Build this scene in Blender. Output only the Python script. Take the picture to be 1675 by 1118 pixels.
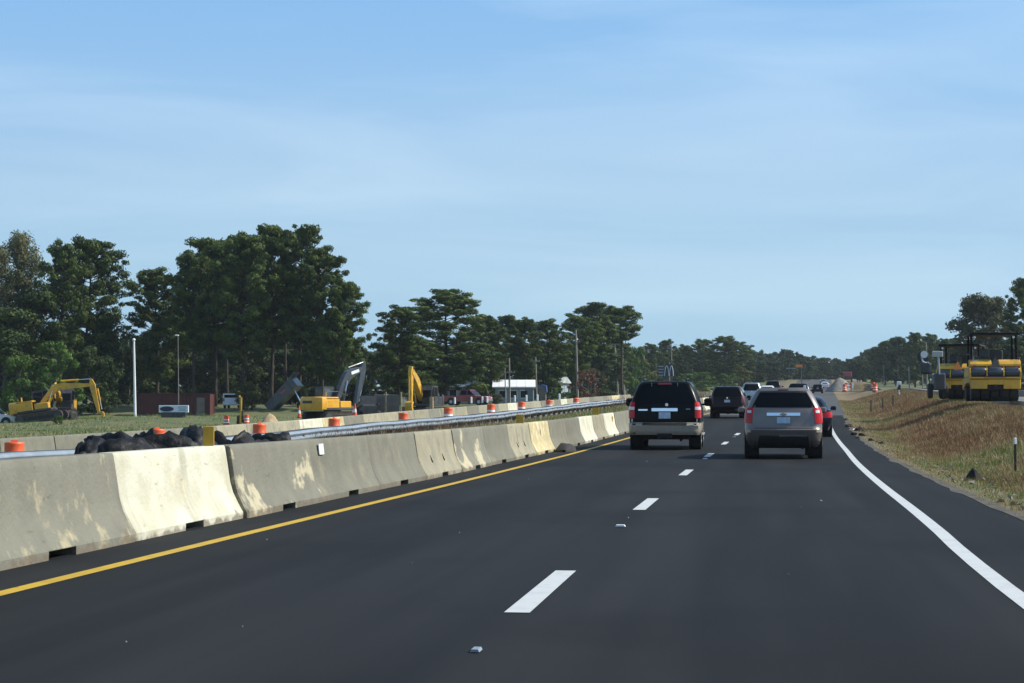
import bpy, bmesh, math, random
import numpy as np
from mathutils import Vector, Matrix, Euler, noise as mnoise
R = math.radians
S = bpy.context.scene
for o in list(bpy.data.objects):
    bpy.data.objects.remove(o)
COL = S.collection

# ---------------------------------------------------------------- camera
FPX, PW, PH = 3150.0, 1675.0, 1118.0
VX, VY, EYE = 1231.0, 669.0, 1.26
PITCH = math.atan((VY - PH/2)/FPX)
YAW = math.atan(((VX - PW/2)/FPX)/math.sqrt(1 + ((VY - PH/2)/FPX)**2))
cam_d = bpy.data.cameras.new('camera')
cam = bpy.data.objects.new('camera', cam_d); COL.objects.link(cam)
cam.location = (0, 0, EYE)
cam.rotation_euler = (R(90) + PITCH, 0, YAW)
cam_d.sensor_fit = 'HORIZONTAL'; cam_d.sensor_width = 36.0
cam_d.lens = 36.0*FPX/PW
cam_d.clip_start = 0.2; cam_d.clip_end = 9000
S.camera = cam
Fh = Vector((-math.sin(YAW), math.cos(YAW), 0)); RT = Vector((math.cos(YAW), math.sin(YAW), 0))
FW = Fh*math.cos(PITCH) + Vector((0, 0, 1))*math.sin(PITCH); UPV = RT.cross(FW)

# ---------------------------------------------------------------- light
SUN_EL, SUN_AZ = 41.0, 80.0          # azimuth from +Y (road direction) towards +X
w = bpy.data.worlds.new('World'); S.world = w; w.use_nodes = True
nt = w.node_tree; nt.nodes.clear()
n_out = nt.nodes.new('ShaderNodeOutputWorld'); n_bg = nt.nodes.new('ShaderNodeBackground')
n_sky = nt.nodes.new('ShaderNodeTexSky'); n_sky.sky_type = 'NISHITA'; n_sky.sun_disc = False
n_sky.sun_elevation = R(SUN_EL); n_sky.sun_rotation = R(SUN_AZ)
n_sky.air_density = 1.0; n_sky.dust_density = 0.6; n_sky.ozone_density = 1.6
n_tc = nt.nodes.new('ShaderNodeTexCoord'); n_map = nt.nodes.new('ShaderNodeMapping')
n_map.inputs['Scale'].default_value = (2.2, 2.2, 15.0); n_map.inputs['Rotation'].default_value = (0.05, 0.06, 0)
n_no = nt.nodes.new('ShaderNodeTexNoise'); n_no.inputs['Scale'].default_value = 1.5
n_no.inputs['Detail'].default_value = 9; n_no.inputs['Roughness'].default_value = 0.52
n_no.inputs['Distortion'].default_value = 0.5
n_rmp = nt.nodes.new('ShaderNodeMapRange'); n_rmp.inputs[1].default_value = 0.40; n_rmp.inputs[2].default_value = 0.85
n_rmp.inputs[3].default_value = 0.0; n_rmp.inputs[4].default_value = 0.30
n_mix = nt.nodes.new('ShaderNodeMix'); n_mix.data_type = 'RGBA'
n_tint = nt.nodes.new('ShaderNodeMix'); n_tint.data_type = 'RGBA'; n_tint.blend_type = 'MULTIPLY'
n_tint.inputs[0].default_value = 1.0
n_tint.inputs[7].default_value = (0.97, 1.14, 1.12, 1)
n_mix.inputs[7].default_value = (5.2, 6.1, 6.5, 1)
L = nt.links.new
L(n_tc.outputs['Generated'], n_map.inputs['Vector']); L(n_map.outputs[0], n_no.inputs['Vector'])
L(n_no.outputs[0], n_rmp.inputs[0]); L(n_rmp.outputs[0], n_mix.inputs[0])
n_add = nt.nodes.new('ShaderNodeVectorMath'); n_add.operation = 'ADD'; n_add.inputs[1].default_value = (0, 0, 0.19)
n_nrm = nt.nodes.new('ShaderNodeVectorMath'); n_nrm.operation = 'NORMALIZE'
L(n_tc.outputs['Generated'], n_add.inputs[0]); L(n_add.outputs[0], n_nrm.inputs[0]); L(n_nrm.outputs[0], n_sky.inputs['Vector'])
n_sep = nt.nodes.new('ShaderNodeSeparateXYZ'); L(n_tc.outputs['Generated'], n_sep.inputs[0])
n_grad = nt.nodes.new('ShaderNodeValToRGB'); n_sc = nt.nodes.new('ShaderNodeMath'); n_sc.operation = 'MULTIPLY'; n_sc.inputs[1].default_value = 2.5
L(n_sep.outputs[2], n_sc.inputs[0]); L(n_sc.outputs[0], n_grad.inputs[0])
SKY_STOPS = [(0.0, (2.03, 3.137, 3.858)), (0.125, (2.2, 3.392, 4.23)), (0.3, (2.378, 3.544, 4.712)), (0.475, (1.664, 3.101, 4.988)), (0.75, (1.055, 2.501, 4.803))]      # clear-air colour by height above the horizon
for i_, (p_, c_) in enumerate(SKY_STOPS):
    e_ = n_grad.color_ramp.elements[i_] if i_ < 2 else n_grad.color_ramp.elements.new(p_)
    e_.position = p_; e_.color = (c_[0]/6, c_[1]/6, c_[2]/6, 1)
n_up = nt.nodes.new('ShaderNodeVectorMath'); n_up.operation = 'SCALE'; n_up.inputs['Scale'].default_value = 6.0
n_ff = nt.nodes.new('ShaderNodeMapRange'); n_ff.interpolation_type = 'SMOOTHSTEP'; n_ff.inputs[1].default_value = 0.18; n_ff.inputs[2].default_value = 0.55; n_ff.inputs[3].default_value = 0.8; n_ff.inputs[4].default_value = 0.0
n_veil = nt.nodes.new('ShaderNodeMix'); n_veil.data_type = 'RGBA'
L(n_grad.outputs[0], n_up.inputs[0]); L(n_sep.outputs[2], n_ff.inputs[0]); L(n_ff.outputs[0], n_veil.inputs[0]); L(n_tint.outputs[2], n_veil.inputs[6]); L(n_up.outputs[0], n_veil.inputs[7])
L(n_sky.outputs[0], n_tint.inputs[6]); L(n_veil.outputs[2], n_mix.inputs[6])
L(n_mix.outputs[2], n_bg.inputs[0]); L(n_bg.outputs[0], n_out.inputs[0])
n_bg.inputs[1].default_value = 0.15
sun_d = bpy.data.lights.new('sun', 'SUN'); sun_d.energy = 4.9; sun_d.angle = R(0.5); sun_d.color = (1.0, 0.945, 0.84)
sun = bpy.data.objects.new('sun', sun_d); COL.objects.link(sun)
sv = Vector((math.sin(R(SUN_AZ))*math.cos(R(SUN_EL)), math.cos(R(SUN_AZ))*math.cos(R(SUN_EL)), math.sin(R(SUN_EL))))
sun.rotation_euler = sv.to_track_quat('Z', 'Y').to_euler(); sun.location = (60, 10, 60)
S.view_settings.view_transform = 'Standard'; S.view_settings.look = 'None'
S.view_settings.gamma = 1.0; S.view_settings.exposure = 0.25; S.view_settings.use_curve_mapping = False

# ---------------------------------------------------------------- road geometry: height and sideways drift along the road
def pchip(xs, ys):
    xs = np.array(xs, float); ys = np.array(ys, float); hh = np.diff(xs); d = np.diff(ys)/hh
    m = np.zeros(len(xs)); m[0], m[-1] = d[0], d[-1]
    for i in range(1, len(xs)-1):
        if d[i-1]*d[i] > 0:
            w1, w2 = 2*hh[i]+hh[i-1], hh[i]+2*hh[i-1]
            m[i] = (w1+w2)/(w1/d[i-1]+w2/d[i])
    def f(x):
        x = np.clip(x, xs[0], xs[-1]); i = np.clip(np.searchsorted(xs, x)-1, 0, len(xs)-2)
        t = (x-xs[i])/hh[i]; a, b = ys[i], ys[i+1]
        return a*(2*t**3-3*t*t+1)+b*(-2*t**3+3*t*t)+hh[i]*m[i]*(t**3-2*t*t+t)+hh[i]*m[i+1]*(t**3-t*t)
    return f
ROWS = np.array(sorted(set(list(np.arange(-30, 20, 2.0)) + list(np.arange(20, 120, 1.0)) + list(np.arange(120, 260, 2.5)) +
       list(np.arange(260, 700, 10.0)) + list(np.arange(700, 1500, 50.0)) + list(np.arange(1500, 3001, 250.0)))))
_z = pchip([-40, 28, 48, 60.6, 73, 84, 103, 150, 200, 330, 500, 650, 800, 1200, 5001], [0, 0, .055, .144, .27, .42, .74, 1.45, 2.2, 3.9, 7.2, 11.0, 12.6, 13.0, 14.0])
ZROW = _z(ROWS)
DROW = np.where(ROWS < 10, 0, np.where(ROWS < 103, 2.1e-4*(ROWS-10)**2, 1.8164+.0385*(ROWS-103)))
def zr(y): return float(np.interp(y, ROWS, ZROW))
def dev(y): return float(np.interp(y, ROWS, DROW))
def hdg(y): return math.atan2(dev(y+1)-dev(y-1), 2)     # heading of the road, clockwise from +Y
def sm(a, b, x):
    t = min(1, max(0, (x-a)/(b-a))); return t*t*(3-2*t)
def terr(x, y):
    u = x - dev(y); z = zr(y)
    if u > 3.1:
        base = z - 0.10*sm(3.1, 4.4, u) + 1.06*sm(4.2, 9.0, u) - 0.5*sm(19, 30, u)
        if y > 180: base += (-0.9*sm(180, 330, y))*sm(4, 12, u)
        return base
    if u > -6.6: return z
    k = 1 - sm(-20, -50, u) if False else (1 - sm(20, 50, -u))
    drop = -.20*sm(6.8, 8.2, -u) + .22*sm(9.8, 12, -u) + .43*sm(12.6, 19, -u)
    far = -0.42 + 2.1*sm(186, 240, y) + max(0, z - zr(260))*0.9
    val = k*(z-drop) + (1-k)*far
    ax, ay = -52.0, 174.0
    val += 1.1*math.exp(-((x-ax)/14)**2 - ((y-ay)/13)**2)
    val += 0.7*math.exp(-((x+80)/12)**2 - ((y-180)/9)**2)
    return val
def at(px, depth):
    """world x of picture column px at road distance depth"""
    r = FW + RT*((px-PW/2)/FPX); return r.x/r.y*depth
def zat(py, x, depth):
    d = (Vector((x, depth, 0))).dot(Fh)
    return EYE + (VY-py)/FPX*d
def ppm(x, y): return FPX/Vector((x, y, 0)).dot(Fh)

# ---------------------------------------------------------------- helpers
def tag(o, label=None, cat=None, group=None, kind=None):
    if label: o['label'] = label
    if cat: o['category'] = cat
    if group: o['group'] = group
    if kind: o['kind'] = kind
    return o
def thing(name, label, cat, loc=(0, 0, 0), rz=0.0, group=None, scale=1.0):
    o = bpy.data.objects.new(name, None); COL.objects.link(o)
    o.location = loc; o.rotation_euler = (0, 0, rz); o.scale = (scale,)*3; o.empty_display_size = .2
    return tag(o, label, cat, group)
def kids(o): return [c for c in ALLKIDS.get(o.name, [])]
ALLKIDS = {}
def setpar(o, p):
    o.parent = p; ALLKIDS.setdefault(p.name, []).append(o)
def dup(o, parent=None):
    c = o.copy(); COL.objects.link(c)
    if parent: setpar(c, parent)
    for ch in kids(o): dup(ch, c)
    return c
class MB:
    def __init__(s): s.v = []; s.f = []; s.m = []
    def add(s, vs, fs, mi=0):
        b = len(s.v); s.v += [tuple(v) for v in vs]; s.f += [tuple(b+i for i in f) for f in fs]; s.m += [mi]*len(fs); return s
    def box(s, c, d, rot=None, mi=0, bev=0):
        hx, hy, hz = d[0]/2, d[1]/2, d[2]/2
        if bev:
            b = min(bev, hx*.9, hy*.9, hz*.9); vs = []; 
            rings = []
            for z, i in ((-hz, b), (-hz+b, 0), (hz-b, 0), (hz, b)):
                X, Y = hx-i, hy-i; q = b if not i else b*.6
                rings.append([(-X+q, -Y, z), (X-q, -Y, z), (X, -Y+q, z), (X, Y-q, z), (X-q, Y, z), (-X+q, Y, z), (-X, Y-q, z), (-X, -Y+q, z)])
            vs = [p for r in rings for p in r]; fs = []
            for k in range(3):
                for i in range(8):
                    fs.append((k*8+i, k*8+(i+1) % 8, k*8+8+(i+1) % 8, k*8+8+i))
            fs.append(tuple(range(7, -1, -1))); fs.append(tuple(range(24, 32)))
        else:
            vs = [(x, y, z) for z in (-hz, hz) for x, y in ((-hx, -hy), (hx, -hy), (hx, hy), (-hx, hy))]
            fs = [(3, 2, 1, 0), (4, 5, 6, 7), (0, 1, 5, 4), (1, 2, 6, 5), (2, 3, 7, 6), (3, 0, 4, 7)]
        if rot is not None:
            M = rot if isinstance(rot, Matrix) else Euler(rot).to_matrix()
            vs = [M @ Vector(v) for v in vs]
        return s.add([(v[0]+c[0], v[1]+c[1], v[2]+c[2]) for v in vs], fs, mi)
    def tube(s, pts, rad, n=8, caps=True, mi=0):
        pts = [Vector(p) for p in pts]; rr = rad if isinstance(rad, (list, tuple)) else [rad]*len(pts)
        b = []; ref = None
        for i, p in enumerate(pts):
            t = (pts[min(i+1, len(pts)-1)] - pts[max(i-1, 0)]).normalized()
            if ref is None: ref = Vector((0, 0, 1)) if abs(t.z) < .9 else Vector((1, 0, 0))
            a = t.cross(ref).normalized(); c = a.cross(t).normalized(); ref = c
            b += [p + a*math.cos(2*math.pi*k/n)*rr[i] + c*math.sin(2*math.pi*k/n)*rr[i] for k in range(n)]
        fs = []
        for i in range(len(pts)-1):
            for k in range(n): fs.append((i*n+k, i*n+(k+1) % n, (i+1)*n+(k+1) % n, (i+1)*n+k))
        if caps: fs += [tuple(range(n-1, -1, -1)), tuple(range((len(pts)-1)*n, len(pts)*n))]
        return s.add(b, fs, mi)
    def bar(s, a, b, wx, wz, mi=0):
        """rectangular bar from a to b"""
        a, b = Vector(a), Vector(b); t = (b-a); Ln = t.length
        M = t.to_track_quat('Y', 'Z').to_matrix()
        return s.box((a+b)/2, (wx, Ln, wz), M, mi)
    def lathe(s, prof, axis='Z', c=(0, 0, 0), n=20, mi=0):
        vs = []; fs = []
        for r, h in prof:
            for k in range(n):
                q = 2*math.pi*k/n; p = (r*math.cos(q), r*math.sin(q), h)
                if axis == 'X': p = (h, p[0], p[1])
                elif axis == 'Y': p = (p[1], h, p[0])
                vs.append((p[0]+c[0], p[1]+c[1], p[2]+c[2]))
        for i in range(len(prof)-1):
            for k in range(n): fs.append((i*n+k, i*n+(k+1) % n, (i+1)*n+(k+1) % n, (i+1)*n+k))
        fs += [tuple(range(n-1, -1, -1)), tuple(range((len(prof)-1)*n, len(prof)*n))]
        return s.add(vs, fs, mi)
    def prism(s, poly, a, b, axis='Y', mi=0):
        """poly of (p,q): axis Y -> (x,z) extruded in y; axis X -> (y,z) extruded in x; axis Z -> (x,y)"""
        n = len(poly)
        def P(p, h): return (p[0], h, p[1]) if axis == 'Y' else ((h, p[0], p[1]) if axis == 'X' else (p[0], p[1], h))
        vs = [P(p, a) for p in poly] + [P(p, b) for p in poly]
        fs = [tuple(range(n-1, -1, -1)), tuple(range(n, 2*n))] + [(i, (i+1) % n, n+(i+1) % n, n+i) for i in range(n)]
        return s.add(vs, fs, mi)
    def build(s, name, mats, parent=None, smooth=False, fix=True, loc=None):
        me = bpy.data.meshes.new(name); me.from_pydata(s.v, [], s.f)
        for m in (mats if isinstance(mats, (list, tuple)) else [mats]): me.materials.append(m)
        if any(s.m): me.polygons.foreach_set('material_index', s.m)
        if fix:
            bm = bmesh.new(); bm.from_mesh(me); bmesh.ops.recalc_face_normals(bm, faces=bm.faces)
            if smooth:
                for f in bm.faces: f.smooth = True
                for e in bm.edges:
                    if len(e.link_faces) == 2 and e.calc_face_angle(0) > R(smooth if smooth is not True else 38): e.smooth = False
            bm.to_mesh(me); bm.free()
        o = bpy.data.objects.new(name, me); COL.objects.link(o)
        if parent: setpar(o, parent)
        if loc: o.location = loc
        return o
def soup(name, V, faces_n, mat, parent=None):
    """fast mesh from V (n*faces_n vertices), each consecutive faces_n vertices one face"""
    V = np.asarray(V, np.float32).reshape(-1, 3); nf = len(V)//faces_n
    me = bpy.data.meshes.new(name); me.vertices.add(len(V)); me.vertices.foreach_set('co', V.ravel())
    me.loops.add(len(V)); me.loops.foreach_set('vertex_index', np.arange(len(V), dtype=np.int32))
    me.polygons.add(nf); me.polygons.foreach_set('loop_start', np.arange(0, len(V), faces_n, dtype=np.int32))
    me.update(calc_edges=True); me.materials.append(mat)
    o = bpy.data.objects.new(name, me); COL.objects.link(o)
    if parent: setpar(o, parent)
    return o

# ---------------------------------------------------------------- materials
def mat(name, c1, c2=None, scale=4.0, rough=.6, metal=0.0, bump=0.0, bscale=40.0, lo=.4, hi=.62, coat=0.0, spec=.5, rand=0.0, detail=5, trans=0.0, coord='Object', stretch=None):
    m = bpy.data.materials.new(name); m.use_nodes = True; t = m.node_tree; b = t.nodes['Principled BSDF']
    b.inputs['Roughness'].default_value = rough; b.inputs['Metallic'].default_value = metal
    b.inputs['Coat Weight'].default_value = coat; b.inputs['Specular IOR Level'].default_value = spec
    b.inputs['Coat Roughness'].default_value = .06
    tc = t.nodes.new('ShaderNodeTexCoord'); vec = tc.outputs[coord]
    if stretch:
        mp = t.nodes.new('ShaderNodeMapping'); mp.inputs['Scale'].default_value = stretch; t.links.new(vec, mp.inputs[0]); vec = mp.outputs[0]
    col = None
    if c2 is not None:
        no = t.nodes.new('ShaderNodeTexNoise'); no.inputs['Scale'].default_value = scale; no.inputs['Detail'].default_value = detail
        if rand:
            no.noise_dimensions = '4D'; oi = t.nodes.new('ShaderNodeObjectInfo'); mu = t.nodes.new('ShaderNodeMath'); mu.operation = 'MULTIPLY'; mu.inputs[1].default_value = 57.0
            t.links.new(oi.outputs['Random'], mu.inputs[0]); t.links.new(mu.outputs[0], no.inputs['W'])
        t.links.new(vec, no.inputs['Vector'])
        mr = t.nodes.new('ShaderNodeMapRange'); mr.inputs[1].default_value = lo; mr.inputs[2].default_value = hi
        t.links.new(no.outputs[0], mr.inputs[0])
        mx = t.nodes.new('ShaderNodeMix'); mx.data_type = 'RGBA'; mx.inputs[6].default_value = (*c1, 1); mx.inputs[7].default_value = (*c2, 1)
        t.links.new(mr.outputs[0], mx.inputs[0]); col = mx.outputs[2]
    else:
        b.inputs['Base Color'].default_value = (*c1, 1)
    if rand and col is not None:
        hs = t.nodes.new('ShaderNodeHueSaturation'); oi2 = t.nodes.new('ShaderNodeObjectInfo'); mr2 = t.nodes.new('ShaderNodeMapRange')
        mr2.inputs[3].default_value = 1-rand; mr2.inputs[4].default_value = 1+rand
        t.links.new(oi2.outputs['Random'], mr2.inputs[0]); t.links.new(mr2.outputs[0], hs.inputs['Value']); t.links.new(col, hs.inputs['Color']); col = hs.outputs[0]
    if col is not None: t.links.new(col, b.inputs['Base Color'])
    if bump:
        n2 = t.nodes.new('ShaderNodeTexNoise'); n2.inputs['Scale'].default_value = bscale; n2.inputs['Detail'].default_value = 6
        t.links.new(vec, n2.inputs['Vector'])
        bp = t.nodes.new('ShaderNodeBump'); bp.inputs['Strength'].default_value = bump; bp.inputs['Distance'].default_value = .05
        t.links.new(n2.outputs[0], bp.inputs['Height']); t.links.new(bp.outputs[0], b.inputs['Normal'])
    if trans:
        tr = t.nodes.new('ShaderNodeBsdfTranslucent'); ms = t.nodes.new('ShaderNodeMixShader'); ms.inputs[0].default_value = trans
        if col is not None: t.links.new(col, tr.inputs[0])
        else: tr.inputs[0].default_value = (*c1, 1)
        t.links.new(b.outputs[0], ms.inputs[1]); t.links.new(tr.outputs[0], ms.inputs[2]); t.links.new(ms.outputs[0], t.nodes['Material Output'].inputs[0])
    return m
def layer(m, c, scale, lo, hi, stretch=None, coord='Object', rand=True, detail=6, amount=1.0, zw=None):
    """add one more noise-masked colour over a mat() material (stains, patches of paint)"""
    t = m.node_tree; b = t.nodes['Principled BSDF']; inp = b.inputs['Base Color']
    tc = t.nodes.new('ShaderNodeTexCoord'); vec = tc.outputs[coord]
    if stretch:
        mp = t.nodes.new('ShaderNodeMapping'); mp.inputs['Scale'].default_value = stretch; t.links.new(vec, mp.inputs[0]); vec = mp.outputs[0]
    no = t.nodes.new('ShaderNodeTexNoise'); no.inputs['Scale'].default_value = scale; no.inputs['Detail'].default_value = detail; no.inputs['Roughness'].default_value = .6
    if rand:
        no.noise_dimensions = '4D'; oi = t.nodes.new('ShaderNodeObjectInfo'); mu = t.nodes.new('ShaderNodeMath'); mu.operation = 'MULTIPLY'; mu.inputs[1].default_value = 91.0
        t.links.new(oi.outputs['Random'], mu.inputs[0]); t.links.new(mu.outputs[0], no.inputs['W'])
    t.links.new(vec, no.inputs['Vector'])
    mr = t.nodes.new('ShaderNodeMapRange'); mr.inputs[1].default_value = lo; mr.inputs[2].default_value = hi; mr.inputs[4].default_value = amount
    if zw:
        sp = t.nodes.new('ShaderNodeSeparateXYZ'); t.links.new(tc.outputs[coord], sp.inputs[0])
        m1 = t.nodes.new('ShaderNodeMath'); m1.operation = 'MULTIPLY_ADD'; m1.inputs[1].default_value = -zw[1]; m1.inputs[2].default_value = zw[0]*zw[1]
        ad = t.nodes.new('ShaderNodeMath'); ad.operation = 'ADD'; t.links.new(sp.outputs[2], m1.inputs[0]); t.links.new(m1.outputs[0], ad.inputs[0]); t.links.new(no.outputs[0], ad.inputs[1]); t.links.new(ad.outputs[0], mr.inputs[0])
    else: t.links.new(no.outputs[0], mr.inputs[0])
    mx = t.nodes.new('ShaderNodeMix'); mx.data_type = 'RGBA'; mx.inputs[7].default_value = (*c, 1)
    t.links.new(mr.outputs[0], mx.inputs[0])
    if inp.is_linked:
        src = inp.links[0].from_socket; t.links.new(src, mx.inputs[6])
    else: mx.inputs[6].default_value = inp.default_value
    t.links.new(mx.outputs[2], inp); return m
M = {}
M['asphalt'] = mat('asphalt', (.0095, .0105, .0115), (.0140, .0150, .0160), 1.1, .86, bump=.06, bscale=140, spec=.12, stretch=(1.4, .12, 1), lo=.35, hi=.68)
layer(M['asphalt'], (.025, .0255, .0265), .55, .45, .66, rand=False, stretch=(1.6, .045, 1), detail=3, amount=.55)
layer(M['asphalt'], (.0055, .0058, .0062), .16, .50, .60, rand=False, detail=4, amount=.4)
layer(M['asphalt'], (.040, .040, .042), 150, .60, .75, rand=False, detail=2, amount=.7)
layer(M['asphalt'], (.012, .012, .013), 120, .62, .75, rand=False, detail=2, amount=.6)
M['asphalt_old'] = mat('asphalt_old', (.13, .13, .125), (.19, .185, .17), .7, .9, bump=.2, bscale=30)
M['asphalt_worn'] = mat('worn_asphalt', (.055, .055, .055), (.075, .075, .074), .8, .88, bump=.06, bscale=100, spec=.25)
M['shoulder_dirt'] = mat('shoulder_dirt', (.10, .085, .06), (.055, .05, .042), 2.5, .95, bump=.5, bscale=30)
M['slab'] = mat('slab_edge', (.30, .29, .26), (.22, .21, .185), 2, .9, bump=.2, bscale=20)
M['yellow_paint'] = layer(mat('yellow_paint', (.50, .315, .008), (.40, .25, .010), 3, .6, bump=.15, bscale=80, lo=.45, hi=.75), (.10, .07, .03), 9, .60, .72, rand=False, amount=.6)
M['white_paint'] = layer(mat('white_paint', (.50, .51, .50), (.40, .41, .40), 4, .6, bump=.15, bscale=80, lo=.5, hi=.8), (.16, .16, .16), 9, .60, .74, rand=False, amount=.6)
def concrete(name, a, b, r=.13):
    return mat(name, a, b, 2.6, .85, bump=.25, bscale=24, rand=r, spec=.3)
M['conc_plain'] = layer(concrete('concrete', (.185, .179, .138), (.155, .150, .117)), (.27, .245, .17), 1.6, .56, .70, amount=.6)
M['conc_patch'] = layer(concrete('concrete_patchy', (.170, .165, .130), (.146, .142, .112)), (.44, .38, .23), 2.6, .56, .66, stretch=(1, 1, .9), zw=(.42, .10), amount=.7)
M['conc_cream'] = layer(concrete('concrete_cream', (.29, .265, .185), (.24, .222, .16)), (.185, .176, .137), 2.0, .55, .68)
M['conc_white'] = layer(concrete('concrete_white', (.56, .545, .44), (.46, .44, .33), .03), (.60, .53, .36), 2.2, .60, .68, amount=.8)
M['conc_splash'] = layer(concrete('concrete_splashed', (.193, .187, .146), (.167, .161, .128)), (.46, .41, .275), 1.7, .53, .585, stretch=(1, .8, 1.1), zw=(.40, .17), detail=5, amount=.9)
M['conc_yellow'] = layer(concrete('concrete_yellowed', (.50, .42, .23), (.40, .34, .19)), (.60, .54, .36), 3, .5, .6)
for k in ('conc_plain', 'conc_patch', 'conc_cream', 'conc_white', 'conc_splash', 'conc_yellow'):
    layer(M[k], (.12, .11, .088), 1.2, .56, .75, stretch=(1, 2.0, .25), amount=.55)
    layer(M[k], (.15, .12, .085), 3.0, .50, .60, zw=(.07, 2.2), amount=.75)
    layer(M[k], (.07, .065, .058), 5.0, .62, .72, stretch=(1, .6, 3.0), amount=.5)
M['orange'] = mat('orange_plastic', (.72, .10, .02), (.60, .09, .02), 5, .5)
M['white_band'] = mat('white_reflective_band', (.78, .78, .76), (.68, .68, .66), 6, .45)
M['rubber'] = mat('rubber', (.018, .018, .018), (.03, .029, .027), 12, .85)
M['dark'] = mat('dark_underbody', (.012, .012, .012), (.022, .021, .02), 6, .9)
M['steel'] = mat('galvanized_steel', (.33, .37, .41), (.26, .30, .34), 3, .5, metal=.5, lo=.35, hi=.7)
M['post_wood'] = mat('post_wood', (.10, .08, .06), (.16, .13, .10), 8, .9)
M['yellow_machine'] = mat('yellow_machine_paint', (.66, .36, .018), (.54, .29, .02), 1.6, .42, lo=.45, hi=.75, coat=.2)
layer(M['yellow_machine'], (.13, .085, .04), 2.4, .54, .72, amount=.75)
layer(M['yellow_machine'], (.20, .15, .08), 1.0, .52, .70, amount=.45)
M['amber_machine'] = mat('amber_machine_paint', (.72, .37, .03), (.62, .31, .03), 1.6, .42, lo=.45, hi=.75, coat=.2)
layer(M['amber_machine'], (.20, .13, .06), 1.6, .56, .75, amount=.6)
M['machine_dark'] = mat('dark_machine_paint', (.030, .032, .036), (.05, .05, .052), 3, .5)
M['boom_grey'] = mat('charcoal_boom_paint', (.032, .037, .044), (.052, .058, .065), 3, .35, coat=.3)
M['canopy_black'] = mat('canopy_black', (.006, .006, .007), (.012, .012, .013), 3, .7, spec=.2)
M['tank_grey'] = mat('tank_grey', (.05, .06, .075), (.035, .042, .052), 3, .35, coat=.4)
M['track'] = mat('track_steel', (.035, .03, .026), (.09, .07, .05), 5, .8)
M['glass'] = mat('dark_glass', (.003, .004, .006), None, rough=.06, spec=.12)
M['cab_glass'] = mat('cab_glass', (.06, .085, .10), None, rough=.08, spec=.7)
M['chrome'] = mat('chrome', (.75, .77, .80), None, rough=.14, metal=1.0)
M['black_paint'] = mat('black_car_paint', (.0025, .0025, .003), None, rough=.3, coat=.06, spec=.12)
M['tan_paint'] = mat('tan_car_paint', (.36, .315, .255), (.32, .285, .23), 8, rough=.4, metal=.1, coat=.4)
M['mocha_paint'] = mat('mocha_car_paint', (.18, .152, .137), (.165, .14, .127), 30, rough=.35, metal=.4, coat=.5)
M['maroon_paint'] = mat('maroon_car_paint', (.009, .002, .004), None, rough=.3, coat=.10, spec=.18)
M['blue_paint'] = mat('navy_car_paint', (.006, .010, .020), None, rough=.25, coat=.3, spec=.25)
M['white_car'] = mat('white_car_paint', (.72, .73, .74), None, rough=.3, coat=.8)
M['silver_car'] = mat('silver_car_paint', (.35, .38, .41), None, rough=.3, metal=.6, coat=.8)
M['red_car'] = mat('red_car_paint', (.26, .014, .018), (.22, .014, .018), 3, rough=.35, coat=.7)
M['tail_red'] = mat('tail_lamp_red', (.45, .008, .010), None, rough=.2, coat=.25, spec=.3)
M['tail_dark'] = mat('tail_lamp_dark_red', (.12, .008, .010), None, rough=.12, coat=1.0)
M['lamp_white'] = mat('lamp_clear', (.62, .60, .58), None, rough=.15, coat=1.0)
M['plate'] = mat('plate_face', (.34, .44, .56), (.46, .54, .62), 14, rough=.4)
M['plate_light'] = mat('plate_face_pale', (.55, .57, .62), (.42, .46, .55), 14, rough=.4)
M['black_plastic'] = mat('black_plastic_sheet', (.005, .005, .006), (.012, .012, .0125), 4, .55, spec=.25, bump=.5, bscale=9)
M['bark'] = mat('pine_bark', (.030, .023, .018), (.065, .05, .038), 3, .95, bump=.5, bscale=9, stretch=(1, 1, .3))
M['bark_grey'] = mat('grey_bark', (.13, .115, .095), (.22, .20, .17), 3, .95, bump=.4, bscale=9, stretch=(1, 1, .3))
def leaf(name, a, b, tr=.12, sc=.45): return mat(name, a, b, sc, .7, rand=.16, trans=tr, spec=.25, lo=.38, hi=.64)
M['pine'] = leaf('pine_needles', (.026, .054, .011), (.098, .132, .023))
M['leaf_olive'] = leaf('olive_leaves', (.060, .075, .026), (.135, .130, .055))
M['leaf_green'] = leaf('green_leaves', (.045, .100, .016), (.10, .17, .03))
M['leaf_dark'] = leaf('dark_leaves', (.020, .042, .010), (.058, .082, .020))
M['leaf_rust'] = leaf('rust_leaves', (.17, .055, .03), (.10, .06, .03))
M['leaf_gold'] = leaf('golden_leaves', (.13, .12, .03), (.08, .09, .025))
M['soil'] = mat('field_grass', (.070, .090, .024), (.120, .120, .042), .22, .95, bump=.8, bscale=3, coord='Object')
layer(M['soil'], (.20, .155, .085), .09, .55, .68, rand=False, amount=.35)
M['bank'] = mat('bank_soil', (.15, .12, .055), (.20, .115, .058), .5, .95, bump=.9, bscale=6)
layer(M['bank'], (.27, .20, .125), .9, .60, .72, rand=False, amount=.8)
layer(M['bank'], (.055, .07, .022), .35, .52, .66, rand=False, amount=.7)
M['median'] = mat('median_soil', (.085, .085, .03), (.16, .12, .055), .6, .95, bump=.8, bscale=6)
M['sand'] = mat('sand', (.40, .29, .16), (.33, .24, .14), 3, .95, bump=.6, bscale=12)
M['gravel'] = mat('grey_spoil', (.24, .215, .185), (.16, .15, .13), 1.2, .95, bump=.9, bscale=5)
M['far_wood'] = leaf('far_leaves', (.026, .050, .014), (.070, .095, .028), sc=.12)
M['grass_green'] = mat('green_blades', (.080, .145, .022), (.12, .17, .04), 1.2, .7, trans=.25)
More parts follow.
